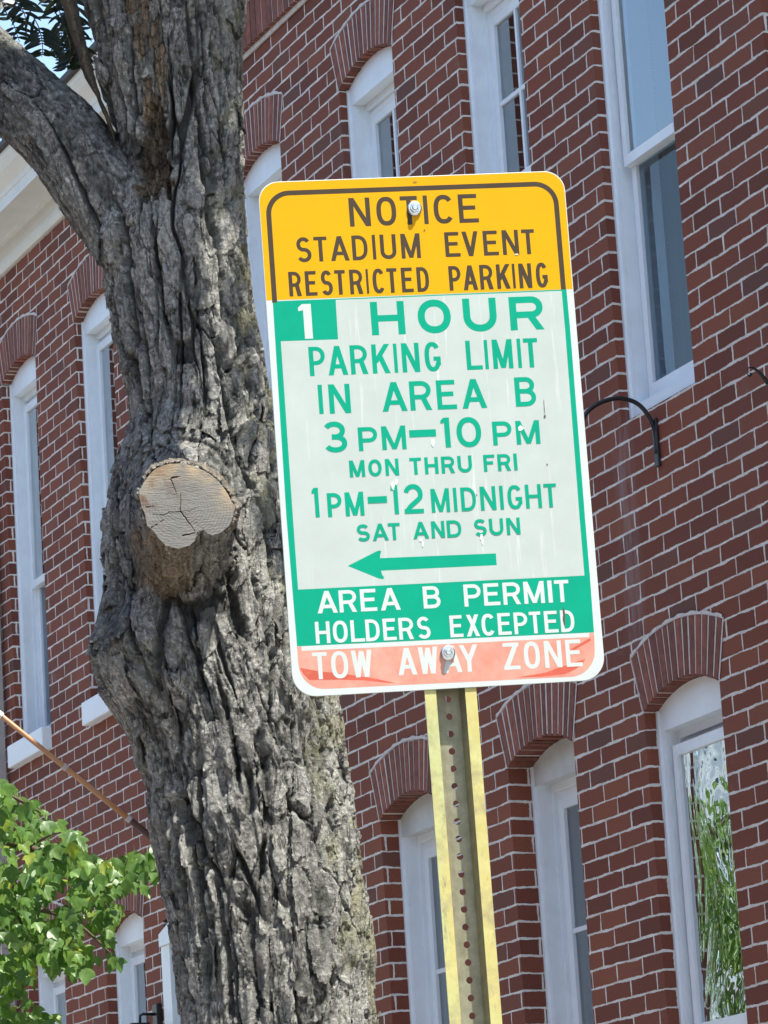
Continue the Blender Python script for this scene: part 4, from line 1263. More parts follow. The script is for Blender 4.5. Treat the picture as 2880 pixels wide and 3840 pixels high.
def fissure(pts, wid, depth, lift=.004):
    global h, tone
    d = np.full(SX.shape, 1e3)
    side = np.zeros(SX.shape)
    y0 = min(p[1] for p in pts); y1 = max(p[1] for p in pts)
    w_ = 6 * (fbm(RR / 26, SX / 40, int(pts[0][0])) - .5) + 4.5 * (fbm(SX / 6, RR / 11, int(pts[0][0]) + 3) - .5)
    x_at = np.interp(RR, [p[1] for p in pts], [p[0] for p in pts])
    tt = np.clip((RR - y0) / (y1 - y0 + 1e-6), 0, 1)
    prof_ = np.clip(np.sin(np.pi * np.clip(tt, .03, .97)) * 1.7, 0, 1) * ((RR > y0) & (RR < y1))
    dx = SX - x_at - w_
    wv = wid * (.55 + .9 * vnoise(RR / 30, SX * 0 + 1.5, int(pts[0][0]) + 7))
    cut = np.exp(-(np.abs(dx) / (wv + .1)) ** 6) * prof_ * frontm * (1 - sstep(.86, .95, np.abs(XN)))
    h = h - depth * cut + lift * np.exp(-((dx + wv * 1.7) / (wv * .6 + 1)) ** 2) * prof_ * frontm
    tone = tone * (1 - .75 * cut)


for pts, wd, dp in (
        ([(428, 318), (437, 340), (463, 518), (480, 560), (495, 737)], 7, .034), ([(446, 737), (480, 787), (495, 887), (520, 1017), (550, 1087), (600, 1225)], 6.5, .032),
        ([(255, 400), (261, 435), (278, 560), (295, 737), (310, 880)], 5, .022), ([(328, 464), (345, 560), (360, 690), (372, 760)], 4.5, .018), ([(372, 120), (385, 300), (372, 430)], 3, .014),
        ([(405, 0), (420, 120), (432, 260), (462, 400), (478, 480)], 5, .022), ([(497, 120), (505, 260), (492, 420), (500, 520)], 4, .02), ([(440, 40), (452, 200), (480, 300), (492, 380)], 4, .02),
        ([(440, 1560), (440, 1700), (440, 1925), (450, 2100), (452, 2230)], 5, .026), ([(604, 1440), (600, 1500), (592, 1645)], 4.5, .026), ([(580, 1650), (585, 1740), (586, 1815)], 6, .024), ([(580, 1830), (572, 1935)], 7, .026),
        ([(388, 1690), (393, 1800), (400, 1975), (416, 2130), (428, 2230)], 5, .028), ([(470, 1470), (500, 1560), (520, 1680), (532, 1760)], 5, .018), ([(470, 1850), (480, 1950), (500, 2080), (505, 2230)], 7, .018),
        ([(545, 1690), (552, 1750), (548, 1800)], 9, .014), ([(525, 1960), (545, 2000), (552, 2090)], 13, .016), ([(690, 1520), (700, 1600), (712, 1720)], 4.5, .018), ([(735, 1560), (752, 1700), (768, 1840), (776, 1990)], 5, .022),
        ([(700, 1940), (705, 2040), (712, 2110)], 4, .016), ([(786, 1990), (796, 2060), (800, 2130)], 8, .03), ([(640, 2000), (650, 2120), (645, 2230)], 4, .013), ([(560, 2080), (566, 2150), (562, 2230)], 9, .018),
        ([(560, 1100), (580, 1180), (600, 1300), (612, 1440)], 6, .022), ([(250, 1000), (262, 1130), (255, 1290)], 6, .02), ([(290, 1190), (310, 1330), (330, 1430)], 4, .014), ([(420, 1330), (440, 1420), (452, 1540)], 4, .016), ([(545, 760), (556, 900), (572, 1010)], 5, .018),
        ([(236, 1050), (246, 1200), (238, 1330)], 5, .028), ([(262, 1200), (270, 1320), (262, 1430)], 5, .026), ([(285, 1120), (276, 1240), (290, 1380)], 4, .022), ([(232, 1330), (246, 1420), (262, 1500)], 4, .02),
        ([(350, 500), (345, 640), (352, 800)], 3, .014), ([(405, 560), (400, 700), (398, 900), (392, 985)], 3.5, .018), ([(310, 700), (330, 850), (335, 990)], 4, .02), ([(430, 560), (436, 700), (450, 830), (455, 960)], 3.5, .014),
        ([(640, 1560), (648, 1680), (640, 1800)], 3, .012), ([(500, 1240), (520, 1340), (545, 1450)], 8, .02), ([(560, 1290), (585, 1400), (600, 1470)], 6, .018), ([(360, 1720), (366, 1850), (372, 1990)], 3.5, .016)):
    fissure(pts, wd, dp)

# the swelling round the sawn-off limb
gx = (SX - 402) / 120; gy = (RR - 1110) / 120
swell = np.exp(-(np.sqrt(gx ** 2 + (gy - .02) ** 2) / .98) ** 4) * .036
below = np.exp(-((SX - 378) / 82) ** 4) * sstep(1080, 1190, RR) * (1 - sstep(1215, 1400, RR)) * .022
lump = np.exp(-(((SX - 300) / 90) ** 2 + ((RR - 1420) / 95) ** 2)) * .045
groove = np.exp(-((np.sqrt(gx ** 2 + gy ** 2) - .98) / .06) ** 2) * .010 * sstep(-.55, .2, -gy)
h = h + (swell + below + lump - groove) * frontm
tan_ = np.exp(-((SX - 372) / 66) ** 6) * sstep(1175, 1195, RR) * (1 - sstep(1285, 1325, RR + jy)) * frontm
wood = np.maximum(wood, tan_)
moss = sstep(.45, .95, XN) * sstep(.45, .6, fbm(SX / 30, RR / 60, 401)) * frontm
P = np.empty(RR.shape + (3,))
rr = rad[:, None] + h
P[..., 0] = Pc[:, 0][:, None] + rr * ct[None, :]
P[..., 1] = Pc[:, 1][:, None] + rr * st_[None, :] * .96
P[..., 2] = Zc + .0
P[-1, :, 2] = np.minimum(P[-1, :, 2], -.05)
tree = empty('street_tree', (float(Pc[-1, 0]), float(Pc[-1, 1]), 0.0))
tag(tree, 'thick furrowed grey trunk with a sawn-off limb, standing behind the parking sign', 'tree')
T0 = np.array(tree.location)
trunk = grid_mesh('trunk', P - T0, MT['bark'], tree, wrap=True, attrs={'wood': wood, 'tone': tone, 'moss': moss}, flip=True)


# plates of bark that have sprung loose and stand off the stem
fk1, fk2, fkr, fks, fkx, fky = worley((SX + 10 * (fbm(SX / 14, RR / 20, 901) - .5) + 6 * (fbm(SX / 5, RR / 6, 902) - .5)) / 40, (RR + 22 * (fbm(SX / 12, RR / 30, 903) - .5)) / 120, 904)
cellkey = fkr + 7.3 * fks
on = (fkr > .50) & (fk2 - fk1 > .10 + .10 * fbm(SX / 6, RR / 9, 905)) & frontm & (RR < 2300) & (np.abs(XN) < .97) & (wood < .5) & (np.hypot((SX - 400) / 135, (RR - 1130) / 165) > 1)
ang_ = 6.283 * fks
lift = .0022 + .0135 * np.clip(.5 + .9 * (np.cos(ang_) * fkx + np.sin(ang_) * fky), 0, 1.1)
smooth_h = blur(blur(h, 7, 1), 9, 0)
hn = np.maximum(smooth_h + lift, h + .0012) + .0014 * (fbm(SX / 2.2, RR / 4, 906) - .5)
PF = np.empty_like(P); rf = rad[:, None] + hn
PF[..., 0] = Pc[:, 0][:, None] + rf * ct[None, :]; PF[..., 1] = Pc[:, 1][:, None] + rf * st_[None, :] * .96; PF[..., 2] = Zc
same = on[:-1, :-1] & on[1:, :-1] & on[:-1, 1:] & on[1:, 1:] & (np.abs(cellkey[:-1, :-1] - cellkey[1:, 1:]) < 1e-6) & (np.abs(cellkey[1:, :-1] - cellkey[:-1, 1:]) < 1e-6)
ii, jj_ = np.nonzero(same)
ncol = P.shape[1]
qd = np.stack([ii * ncol + jj_, (ii + 1) * ncol + jj_, (ii + 1) * ncol + jj_ + 1, ii * ncol + jj_ + 1], 1)
used = np.unique(qd); remap = np.full(P.shape[0] * ncol, -1); remap[used] = np.arange(len(used))
top_v = PF.reshape(-1, 3)[used] - T0
rdir = np.stack([np.broadcast_to(ct[None, :], RR.shape), np.broadcast_to(st_[None, :], RR.shape), 0 * RR], -1).reshape(-1, 3)[used]
bot_v = top_v - .0022 * rdir
qt = remap[qd]; nt_ = len(used)
fm = bpy.data.meshes.new('loose_plates')
fm.from_pydata(np.concatenate([top_v, bot_v]).tolist(), [], np.concatenate([qt, (qt + nt_)[:, ::-1]]).tolist())
fm.materials.append(MT['bark']); fm.polygons.foreach_set('use_smooth', [True] * len(fm.polygons))
for nm_, arr_ in (('wood', 0 * tone), ('tone', np.clip(.22 + .70 * tone + .25 * (fks - .5), 0, 1)), ('moss', moss)):
    a_ = fm.attributes.new(nm_, 'FLOAT', 'POINT'); vals = arr_.reshape(-1)[used].astype(np.float32); a_.data.foreach_set('value', np.concatenate([vals, vals]))
fm.update()
fo = bpy.data.objects.new('loose_plates', fm); COL.objects.link(fo); fo.parent = tree; tag(fo, kind='stuff')


def stem(name, pts, rads, k, n=150, res=3.0e-3, parent=None, plate=.8):
    """A bough as a displaced tube along pts (world points)."""
    path = smooth_path(pts, 24)
    path = np.array(path); rads = np.interp(np.linspace(0, 1, len(path)), np.linspace(0, 1, len(rads)), rads)
    seg_ = np.concatenate([[0], np.cumsum(np.linalg.norm(np.diff(path, axis=0), axis=1))])
    m = max(12, int(seg_[-1] / res))
    s = np.linspace(0, seg_[-1], m)
    pp = np.stack([np.interp(s, seg_, path[:, i]) for i in range(3)], 1); rd = np.interp(s, seg_, rads)
    d = np.gradient(pp, axis=0); d /= np.linalg.norm(d, axis=1)[:, None]
    A = np.cross(d, np.array([0, 1.0, 0])); A /= np.linalg.norm(A, axis=1)[:, None]
    B = np.cross(d, A)
    t = np.linspace(0, 2 * math.pi, n, endpoint=False)
    aa = t[None, :] * rd[:, None]
    hh, tn = bark(aa * 1.0 + 5, s[:, None] + 0 * aa, k, plate)
    seam = sstep(.9, 1.0, np.cos(t - 5.5))[None, :]
    r = rd[:, None] + hh
    Q = pp[:, None, :] + r[..., None] * (np.cos(t)[None, :, None] * A[:, None, :] + np.sin(t)[None, :, None] * B[:, None, :])
    return grid_mesh(name, Q - T0, MT['bark'], parent or tree, wrap=True, attrs={'wood': 0 * hh, 'tone': tn * .8, 'moss': 0 * hh})


stem('limb', [at(345, 640, TY + .02), at(285, 500, TY), at(222, 408, TY), at(136, 298, TY + .02), at(60, 228, TY + .06), at(-60, 110, TY + .15), at(-260, -100, TY + .4), at(-420, -330, TY + .7)], [.05, .085, .083, .0765, .075, .07, .06, .05], 500, 260, .0020, plate=.55)
stem('limb', [at(300, -900, TY), at(270, -1300, TY), at(120, -1900, TY - .2), at(0, -2500, TY - .3)], [.15, .12, .09, .05], 540, 60, .02)
stem('limb', [at(330, -900, TY), at(420, -1400, TY + .1), at(640, -2000, TY + .3), at(900, -2500, TY + .5)], [.15, .11, .08, .04], 560, 60, .02)

# long loose slab of dead bark leaning off the trunk
ly = [-120, 0, 30, 69, 104, 135, 167, 208, 252, 300, 400, 470]
lx0 = [112, 130, 141, 150, 164, 171, 182, 207, 226, 242, 255, 259]
lx1 = [150, 166, 172, 180, 190, 198, 206, 217, 236, 249, 262, 266]
yy = np.linspace(-120, 470, 240); cc = np.linspace(0, 1, 16)
X0 = np.interp(yy, ly, lx0) + 2.5 * (fbm(yy / 14, yy * 0, 601) - .5); X1 = np.interp(yy, ly, lx1) + 4 * (fbm(yy / 12, yy * 0 + 4, 602) - .5)
SXs = X0[:, None] + (X1 - X0)[:, None] * cc[None, :]
YY = yy[:, None] + 0 * SXs
dep = TY - .03 - .025 * np.sin(np.pi * cc)[None, :] + .012 * (fbm(SXs / 5, YY / 40, 603) - .5)
Fr = at_arr(SXs, YY, dep); Bk = at_arr(SXs[:, ::-1], YY, dep[:, ::-1] + .012)
slab = np.concatenate([Fr, Bk], 1)
tn = .25 + .5 * fbm(np.concatenate([SXs, SXs], 1) / 6, np.concatenate([YY, YY], 1) / 40, 604)
grid_mesh('loose_bark', slab - T0, MT['bark'], tree, wrap=True, attrs={'wood': .35 + .55 * sstep(.4, .6, tn), 'tone': tn * .5, 'moss': 0 * tn}, flip=True)

# the sawn-off limb: a stub with its cut face
def cut_material():
    m, nt, b = mat('sawn_wood')
    tc = nt.nodes.new('ShaderNodeTexCoord'); v = tc.outputs['Object']
    sp = nt.nodes.new('ShaderNodeSeparateXYZ'); nt.links.new(v, sp.inputs[0])
    nz = noise(nt, v, 35, 4, .6)
    rx = math_(nt, 'MULTIPLY', sp.outputs[0], 1.0); rz = math_(nt, 'MULTIPLY', sp.outputs[2], 1.08)
    r2 = math_(nt, 'SQRT', math_(nt, 'ADD', math_(nt, 'MULTIPLY', rx, rx), math_(nt, 'MULTIPLY', rz, rz)))
    nz2 = noise(nt, v, 11, 2, .5)
    rr_ = math_(nt, 'ADD', math_(nt, 'ADD', r2, math_(nt, 'MULTIPLY', nz, .007)), math_(nt, 'MULTIPLY', nz2, .03))
    rings = math_(nt, 'SINE', math_(nt, 'MULTIPLY', rr_, 1150))
    saw = noise(nt, coords(nt, 'Object', (4, 1, 60)), 7, 3, .6)
    c = mixc(nt, math_(nt, 'MULTIPLY', mrange(nt, rings, -1, 1, 0, .9), mrange(nt, nz2, .35, .6, .25, 1)), (.135, .131, .118), (.066, .063, .056))
    c = mixc(nt, mrange(nt, saw, .35, .65, 0, .4), c, (.20, .202, .19))
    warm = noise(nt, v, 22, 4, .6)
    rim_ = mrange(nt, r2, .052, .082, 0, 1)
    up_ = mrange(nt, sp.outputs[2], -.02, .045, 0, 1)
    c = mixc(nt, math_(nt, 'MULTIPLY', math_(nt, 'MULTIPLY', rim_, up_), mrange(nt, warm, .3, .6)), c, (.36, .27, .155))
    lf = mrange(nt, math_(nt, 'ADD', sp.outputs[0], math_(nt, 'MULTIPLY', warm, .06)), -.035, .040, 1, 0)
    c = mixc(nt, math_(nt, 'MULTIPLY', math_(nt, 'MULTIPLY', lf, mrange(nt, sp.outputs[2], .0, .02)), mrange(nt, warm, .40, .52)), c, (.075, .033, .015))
    crack = nt.nodes.new('ShaderNodeAttribute'); crack.attribute_name = 'crack'
    c = mixc(nt, crack.outputs[2], c, (.035, .03, .025))
    nt.links.new(c, b.inputs['Base Color']); b.inputs['Roughness'].default_value = .85
    bump(nt, b, saw, .0015)
    return m


MT['cutwood'] = cut_material()
face_px = [(310, 600), (340, 650), (360, 760), (400, 790), (460, 870), (530, 940), (640, 965), (740, 935), (785, 890), (797, 835), (803, 815), (830, 805), (865, 792), (872, 812), (940, 850), (1020, 820), (1090, 760), (1120, 690), (1145, 590), (1110, 540),
           (1060, 450), (990, 360), (900, 290), (800, 240), (680, 205), (560, 210), (440, 250), (370, 320), (310, 410), (290, 500)]
face = [(230.4 + .2431 * x, 950.5 + .2431 * y) for x, y in face_px]
# resample the outline evenly
Fp = np.array(face + face[:1]); sl = np.concatenate([[0], np.cumsum(np.linalg.norm(np.diff(Fp, axis=0), axis=1))])
NS = 320
ss = np.linspace(0, sl[-1], NS, endpoint=False)
ox = np.interp(ss, sl, Fp[:, 0]); oy = np.interp(ss, sl, Fp[:, 1])
ox += 1.6 * (fbm(ss / 5, ss * 0, 701) - .5); oy += 1.6 * (fbm(ss / 5, ss * 0 + 7, 702) - .5)
cxp, cyp = 392.0, 1102.0
FY = TY - .315
trunk_front = lambda y: TY - float(np.interp(y, rows, rad))
# cut face: rings of vertices from the heart outwards; it leans back a little
NR = 150
fr = np.linspace(0, 1, NR)
FX = cxp + (ox - cxp)[None, :] * fr[:, None]; FYp = cyp + (oy - cyp)[None, :] * fr[:, None]
depth_face = FY + .00022 * (cyp - FYp)             # top set back: the face looks slightly upward
crk = np.zeros(FX.shape)
def ck(pts, w):
    global crk
    rk = random.Random(int(pts[0][0] * 7 + pts[-1][1]))
    fine_ = []
    for a, b_ in zip(pts[:-1], pts[1:]):
        n_ = max(2, int(math.hypot(b_[0] - a[0], b_[1] - a[1]) / 4))
        for k_ in range(n_): fine_.append((a[0] + (b_[0] - a[0]) * k_ / n_ + rk.uniform(-.9, .9), a[1] + (b_[1] - a[1]) * k_ / n_ + rk.uniform(-.9, .9)))
    fine_.append(pts[-1])
    m_ = len(fine_) - 1
    for k_, (a, b_) in enumerate(zip(fine_[:-1], fine_[1:])):
        a = np.array(a); b_ = np.array(b_); d = b_ - a; L = d @ d + 1e-9
        px = FX - a[0]; py = FYp - a[1]
        t = np.clip((px * d[0] + py * d[1]) / L, 0, 1)
        dist = np.hypot(px - t * d[0], py - t * d[1])
        ww = .72 * w * (1.0 - .75 * k_ / m_) * rk.uniform(.8, 1.2)
        crk = np.maximum(crk, np.exp(-(dist / ww) ** 2))
zf = lambda x, y: (230.4 + .2431 * x, 950.5 + .2431 * y)
ck([zf(655, 635), zf(720, 720), zf(790, 815)], 1.3); ck([zf(655, 635), zf(560, 640), zf(500, 670), zf(415, 660)], .8); ck([zf(655, 635), zf(658, 560), zf(655, 470)], .8)
ck([zf(570, 350), zf(600, 420), zf(618, 480)], .9); ck([zf(400, 780), zf(470, 735), zf(520, 705)], .8); ck([zf(680, 850), zf(740, 838), zf(790, 825)], 1.5); ck([zf(655, 635), zf(740, 625), zf(800, 600)], .5)
ck([zf(580, 340), zf(640, 325)], 2.2); ck([zf(350, 600), zf(420, 590)], .7)
fp_ = at_arr(FX, FYp, depth_face - .0012 * (fbm(FX / 6, FYp / 1.6, 712) - .5) + .006 * crk)
stub_o = np.array(at(cxp, cyp, FY))
capo = grid_mesh('cut_face', fp_ - stub_o, MT['cutwood'], None, wrap=True, attrs={'crack': np.clip(crk, 0, 1)}, flip=False)
# stub side: from the face outline back into the trunk, flaring and running down
NB = 90
q = np.linspace(0, 1, NB)
grow = 1 + .12 * q ** 1.5
down = 128 * q ** 1.05
SXb = cxp + (ox - cxp)[None, :] * grow[:, None]; SYb = cyp + (oy - cyp)[None, :] * grow[:, None] + down[:, None] * sstep(-20, 60, (oy - cyp))[None, :]
dpt = (FY + .00022 * (cyp - oy))[None, :] + (q ** 1.2)[:, None] * .20
SXb = SXb + 16 * q[:, None] * (fbm(SXb / 22, q[:, None] * 4 + 0 * SXb, 751) - .5) - 10 * q[:, None]
dpt = dpt + .045 * q[:, None] ** 2 * (fbm(ss[None, :] / 12 + 0 * SXb, q[:, None] * 3 + 0 * SXb, 752) - .2)
arc_s = ss[None, :] * .00079 + 0 * SXb; lon = q[:, None] * .22 + 0 * SXb
hb, tb = bark(arc_s + 2, lon + 1, 720, .35)
sp_ = at_arr(SXb, SYb, dpt)
nrm = np.stack([(ox - cxp), 0 * ox, -(oy - cyp)], -1); nrm /= np.linalg.norm(nrm, axis=1)[:, None]
sp_ = sp_ + nrm[None] * ((hb * sstep(0, .12, q)[:, None]) * 1.1 + (q[:, None] > .03) * .008 * (worley(ss[None, :] / 14 + 0 * SXb, q[:, None] * 6 + 0 * SXb, 753)[2] - .5))[..., None]
lowside = sstep(5, 40, (oy - cyp))[None, :] * (1 - sstep(10, 45, (ox - cxp)))[None, :] * (.75 + .25 * (fbm(SXb / 9, SYb / 20, 741) > .5))
side = grid_mesh('branch_stub', sp_ - T0, MT['bark'], tree, wrap=True, attrs={'wood': np.clip(lowside * .9, 0, 1), 'tone': np.clip(tb * .6 + .3, 0, 1), 'moss': 0 * tb}, flip=True)
capo.parent = side
capo.location = (stub_o - T0).tolist()
# shaggy lip of bark over the cut
lang = np.arctan2(-(oy - cyp), ox - cxp)
o_ = np.argsort(lang)
lipn = 260
la = np.linspace(R_(-28), R_(140), lipn)
lox = np.interp(la, lang[o_], ox[o_] - cxp); loy = np.interp(la, lang[o_], oy[o_] - cyp)
def lip_ring(f0, dd): return np.stack([cxp + lox * f0, cyp + loy * f0, FY + dd - .00022 * loy * f0], 1)
band = []
for f0, dd in ((1.12, .15), (1.13, .06), (1.10, .020), (1.05, .004), (1.012, .004), (1.005, .06)):
    r_ = lip_ring(f0, dd)
    jj = .07 * (fbm(la * 9, la * 0 + f0 * 20, 730) - .5) + .06 * (fbm(la * 34, la * 0 + f0 * 31, 731) - .5)
    r_[:, 0] += 100 * jj * np.cos(la); r_[:, 1] -= 100 * jj * np.sin(la)
    r_[:, 2] += .02 * (fbm(la * 12, la * 0 + f0 * 9, 732) - .5)
    band.append(at_arr(r_[:, 0], r_[:, 1], r_[:, 2]))
band = np.stack(band, 0)
lt = .3 + .6 * fbm(np.tile(la * 20, (6, 1)), np.arange(6)[:, None] * 1.7 + 0 * la[None], 733)
grid_mesh('bark_lip', band - T0, MT['bark'], side, attrs={'wood': .55 * (lt > .5), 'tone': lt, 'moss': 0 * lt}).location = (0, 0, 0)

# ------------------------------------------------------------------ leaves
def leaf_material(name, c0, c1, c2, trans=.45):
    m, nt, b = mat(name)
    g = nt.nodes.new('ShaderNodeNewGeometry')
    rp = nt.nodes.new('ShaderNodeValToRGB')
    rp.color_ramp.elements[0].color = (*c0, 1); rp.color_ramp.elements[1].color = (*c1, 1)
    rp.color_ramp.elements[1].position = .93
    e = rp.color_ramp.elements.new(.99); e.color = (*c2, 1)
    nt.links.new(g.outputs['Random Per Island'], rp.inputs[0])
    n = noise(nt, coords(nt, 'Object'), 40, 3, .6)
    c = mixc(nt, mrange(nt, n, .3, .7), (.75, .75, .75), (1.2, 1.2, 1.15))
    c = mixc(nt, 1.0, rp.outputs[0], c, 'MULTIPLY')
    nt.links.new(c, b.inputs['Base Color'])
    b.inputs['Roughness'].default_value = .38
    b.inputs['Specular IOR Level'].default_value = .45
    tr = nt.nodes.new('ShaderNodeBsdfTranslucent')
    tint = mixc(nt, 1.0, c, (1.25, 1.5, .45), 'MULTIPLY')
    nt.links.new(tint, tr.inputs[0])
    mx = nt.nodes.new('ShaderNodeMixShader'); mx.inputs[0].default_value = trans
    nt.links.new(b.outputs[0], mx.inputs[1]); nt.links.new(tr.outputs[0], mx.inputs[2])
    nt.links.new(mx.outputs[0], nt.nodes['Material Output'].inputs['Surface'])
    return m


MT['leaf'] = leaf_material('maple_leaf', (.080, .165, .042), (.165, .285, .065), (.36, .41, .07), .42)
MT['leaf_dark'] = leaf_material('shaded_pinnate_leaf', (.010, .020, .009), (.022, .038, .014), (.03, .05, .016), .12)  # near-black leaf colour; backlight and shade are put into it
MT['twig'] = simple('twig_bark', (.10, .07, .04), .8, var=.3, scale=30)
MT['maple_bark'] = simple('smooth_grey_bark', (.17, .16, .14), .9, var=.25, scale=18, bmp=.004)


class Leaves:
    def __init__(self): self.V = []; self.Fc = []; self.n = 0

    def add(self, verts, faces):
        self.V.append(verts); self.Fc += [tuple(i + self.n for i in f) for f in faces]; self.n += len(verts)

    def build(self, name, m, parent, origin):
        V = np.concatenate(self.V) - origin
        me = bpy.data.meshes.new(name); me.from_pydata(V.tolist(), [], self.Fc)
        me.materials.append(m); me.polygons.foreach_set('use_smooth', [True] * len(me.polygons)); me.update()
        o = bpy.data.objects.new(name, me); COL.objects.link(o); o.parent = parent
        return o


def frame(d, nrm):
    d = d / np.linalg.norm(d)
    s = np.cross(d, nrm); s /= (np.linalg.norm(s) + 1e-9)
    return s, d, np.cross(s, d)


# three-lobed maple leaf: half outline, mirrored; x across, y along
HALF = [(.0, .0), (.10, .045), (.26, .12), (.40, .27), (.47, .45), (.50, .64), (.36, .60), (.27, .60), (.22, .72), (.12, .88), (.0, 1.0)]
MID = [(0, 0), (0, .33), (0, .66), (0, 1.0)]


def maple_leaf(L, pos, d, nrm, size, rng):
    s, d, n = frame(d, nrm)
    pts = []; faces = []
    fold = rng.uniform(.12, .60); droop = rng.uniform(.05, .30); tw = rng.uniform(-.12, .12)
    wd = rng.uniform(.85, 1.15)
    def put(x, y):
        z = fold * abs(x) * (1 - .3 * abs(x)) - droop * y * y + tw * x + .03 * math.sin(9 * y + 7 * x)
        pts.append(pos + size * (x * wd * s + y * d + z * n)); return len(pts) - 1
    mid = [put(*p) for p in MID]
    for sg in (1, -1):
        o = [put(sg * x, y) for x, y in HALF[1:-1]]
        inn = [put(sg * .16, .30), put(sg * .13, .56)]
        if sg == 1:
            faces += [(mid[0], o[0], o[1], inn[0]), (mid[0], inn[0], mid[1]), (inn[0], o[1], o[2], o[3]), (inn[0], o[3], o[5], inn[1]), (o[3], o[4], o[5]), (mid[1], inn[0], inn[1], mid[2]), (inn[1], o[5], o[6], o[7]), (mid[2], inn[1], o[7], o[8]), (mid[2], o[8], mid[3])]
        else:
            faces += [tuple(reversed(f)) for f in [(mid[0], o[0], o[1], inn[0]), (mid[0], inn[0], mid[1]), (inn[0], o[1], o[2], o[3]), (inn[0], o[3], o[5], inn[1]), (o[3], o[4], o[5]), (mid[1], inn[0], inn[1], mid[2]), (inn[1], o[5], o[6], o[7]), (mid[2], inn[1], o[7], o[8]), (mid[2], o[8], mid[3])]]
    L.add(np.array(pts), faces)


MY = 16.2
mt_base = at(-700, 1900, MY); mt_base[2] = 0
maple = empty('maple_tree', mt_base.tolist())
tag(maple, 'bright green maple with three-pointed leaves reaching in at the lower left', 'tree')
rng = random.Random(21)
region = [(-40, 1675), (10, 1690), (45, 1725), (70, 1728), (88, 1740), (95, 1765), (130, 1772), (165, 1800), (178, 1840), (205, 1842), (228, 1852), (262, 1850), (300, 1832), (340, 1822), (346, 1850), (340, 1885), (310, 1900), (306, 1925), (285, 1905), (262, 1925), (254, 1960), (236, 1990), (240, 2040), (252, 2085),
          (232, 2088), (205, 2062), (192, 2098), (160, 2092), (120, 2088), (95, 2085), (70, 2070), (62, 2110), (40, 2140), (10, 2130), (-40, 2120)]
LV = Leaves(); TW = MB()
def inreg(x, y): return bool(poly_mask(np.array([x]), np.array([y]), region)[0])
anchors = []
cnt = 0
while cnt < 980:
    x = rng.uniform(-40, 348); y = rng.uniform(1675, 2140)
    if not inreg(x, y): continue
    # thin places where the wall shows through
    hole_ = float(vnoise(np.array([x / 46.0]), np.array([y / 40.0]), 810)[0])
    if hole_ < .27 and rng.random() < .9: continue
    dz = rng.uniform(-.55, .55)
    p = at(x, y, MY + dz)
    ang = rng.uniform(-1.0, 1.0)
    d = np.array([math.sin(ang) * .8 + .15, rng.uniform(-.55, .25), -rng.uniform(.45, 1.25)])
    nr = np.array([rng.uniform(-.55, .75), -rng.uniform(.25, 1.1), rng.uniform(.25, 1.1)])
    size = rng.uniform(.046, .080)
    maple_leaf(LV, p, d, nr, size, rng)
    # stalk
    tip = p - .0 * d
    up = p + np.array([rng.uniform(-.02, .02), rng.uniform(-.02, .02), rng.uniform(.02, .045)])
    if cnt % 2 == 0: TW.tube([up, p], .0011, 4, cap=False)
    cnt += 1
# lower sprays at the bottom edge
for (cx_, cy_, k_) in ((60, 2185, 16), (98, 2200, 7), (20, 2200, 16), (5, 2165, 5), (70, 2215, 8)):
    for _ in range(k_):
        p = at(cx_ + rng.gauss(0, 13), cy_ + rng.gauss(0, 14), MY + rng.uniform(-.3, .3))
        maple_leaf(LV, p, np.array([rng.uniform(-.6, .8), rng.uniform(-.5, .2), -rng.uniform(.3, 1)]), np.array([rng.uniform(-.5, .7), -rng.uniform(.3, 1), rng.uniform(.3, 1)]), rng.uniform(.045, .07), rng)
# the rest of the crown, to the left
for _ in range(800):
    a = rng.uniform(0, 6.283); rr_ = rng.random() ** .5
    x = -640 + 620 * rr_ * math.cos(a); y = 2020 + 360 * rr_ * math.sin(a)
    if x > -20: continue
    p = at(x, y, MY + rng.uniform(-1.3, 1.6) * (1 - rr_ * .6))
    maple_leaf(LV, p, np.array([rng.uniform(-.8, .8), rng.uniform(-.6, .5), -rng.uniform(.3, 1.1)]), np.array([rng.uniform(-.6, .7), -rng.uniform(0, 1), rng.uniform(.3, 1.1)]), rng.uniform(.06, .10), rng)
LV.build('crown', MT['leaf'], maple, mt_base)
# twigs and boughs
def bough(pts, r0, r1):
    path = smooth_path([at(x, y, MY + dz) for x, y, dz in pts], 8)
    TW.tube(path, list(np.linspace(r0, r1, len(path))), 7)
bough([(-700, 1780, 0), (-400, 1760, 0), (-120, 1790, 0), (60, 1830, .05), (180, 1870, 0), (330, 1850, -.05)], .035, .003)
bough([(-400, 1770, 0), (-150, 1900, .1), (20, 1950, .1), (150, 1985, 0), (240, 2060, 0)], .025, .003)
bough([(-120, 1790, 0), (0, 1720, -.1), (70, 1745, -.1), (95, 1760, -.1)], .012, .003)
bough([(20, 1950, .1), (60, 2030, .1), (40, 2110, 0)], .008, .002)
bough([(60, 1830, .05), (120, 1800, -.1), (160, 1805, -.1)], .006, .002)
bough([(180, 1870, 0), (230, 1930, 0), (225, 2000, 0)], .006, .002)
bough([(-400, 2050, 0), (-100, 2190, 0), (40, 2205, 0), (95, 2200, 0)], .015, .003)
TW.v = [tuple(np.array(v) - mt_base) for v in TW.v]
TW.build('branches', MT['twig'], maple, smooth=True)
b = MB()
path = smooth_path([mt_base, at(-705, 2300, MY), at(-700, 1900, MY), at(-690, 1600, MY)], 8)
b.tube([np.array(p) - mt_base for p in path], list(np.linspace(.12, .03, len(path))), 14)
b.build('trunk', MT['maple_bark'], maple, smooth=True)

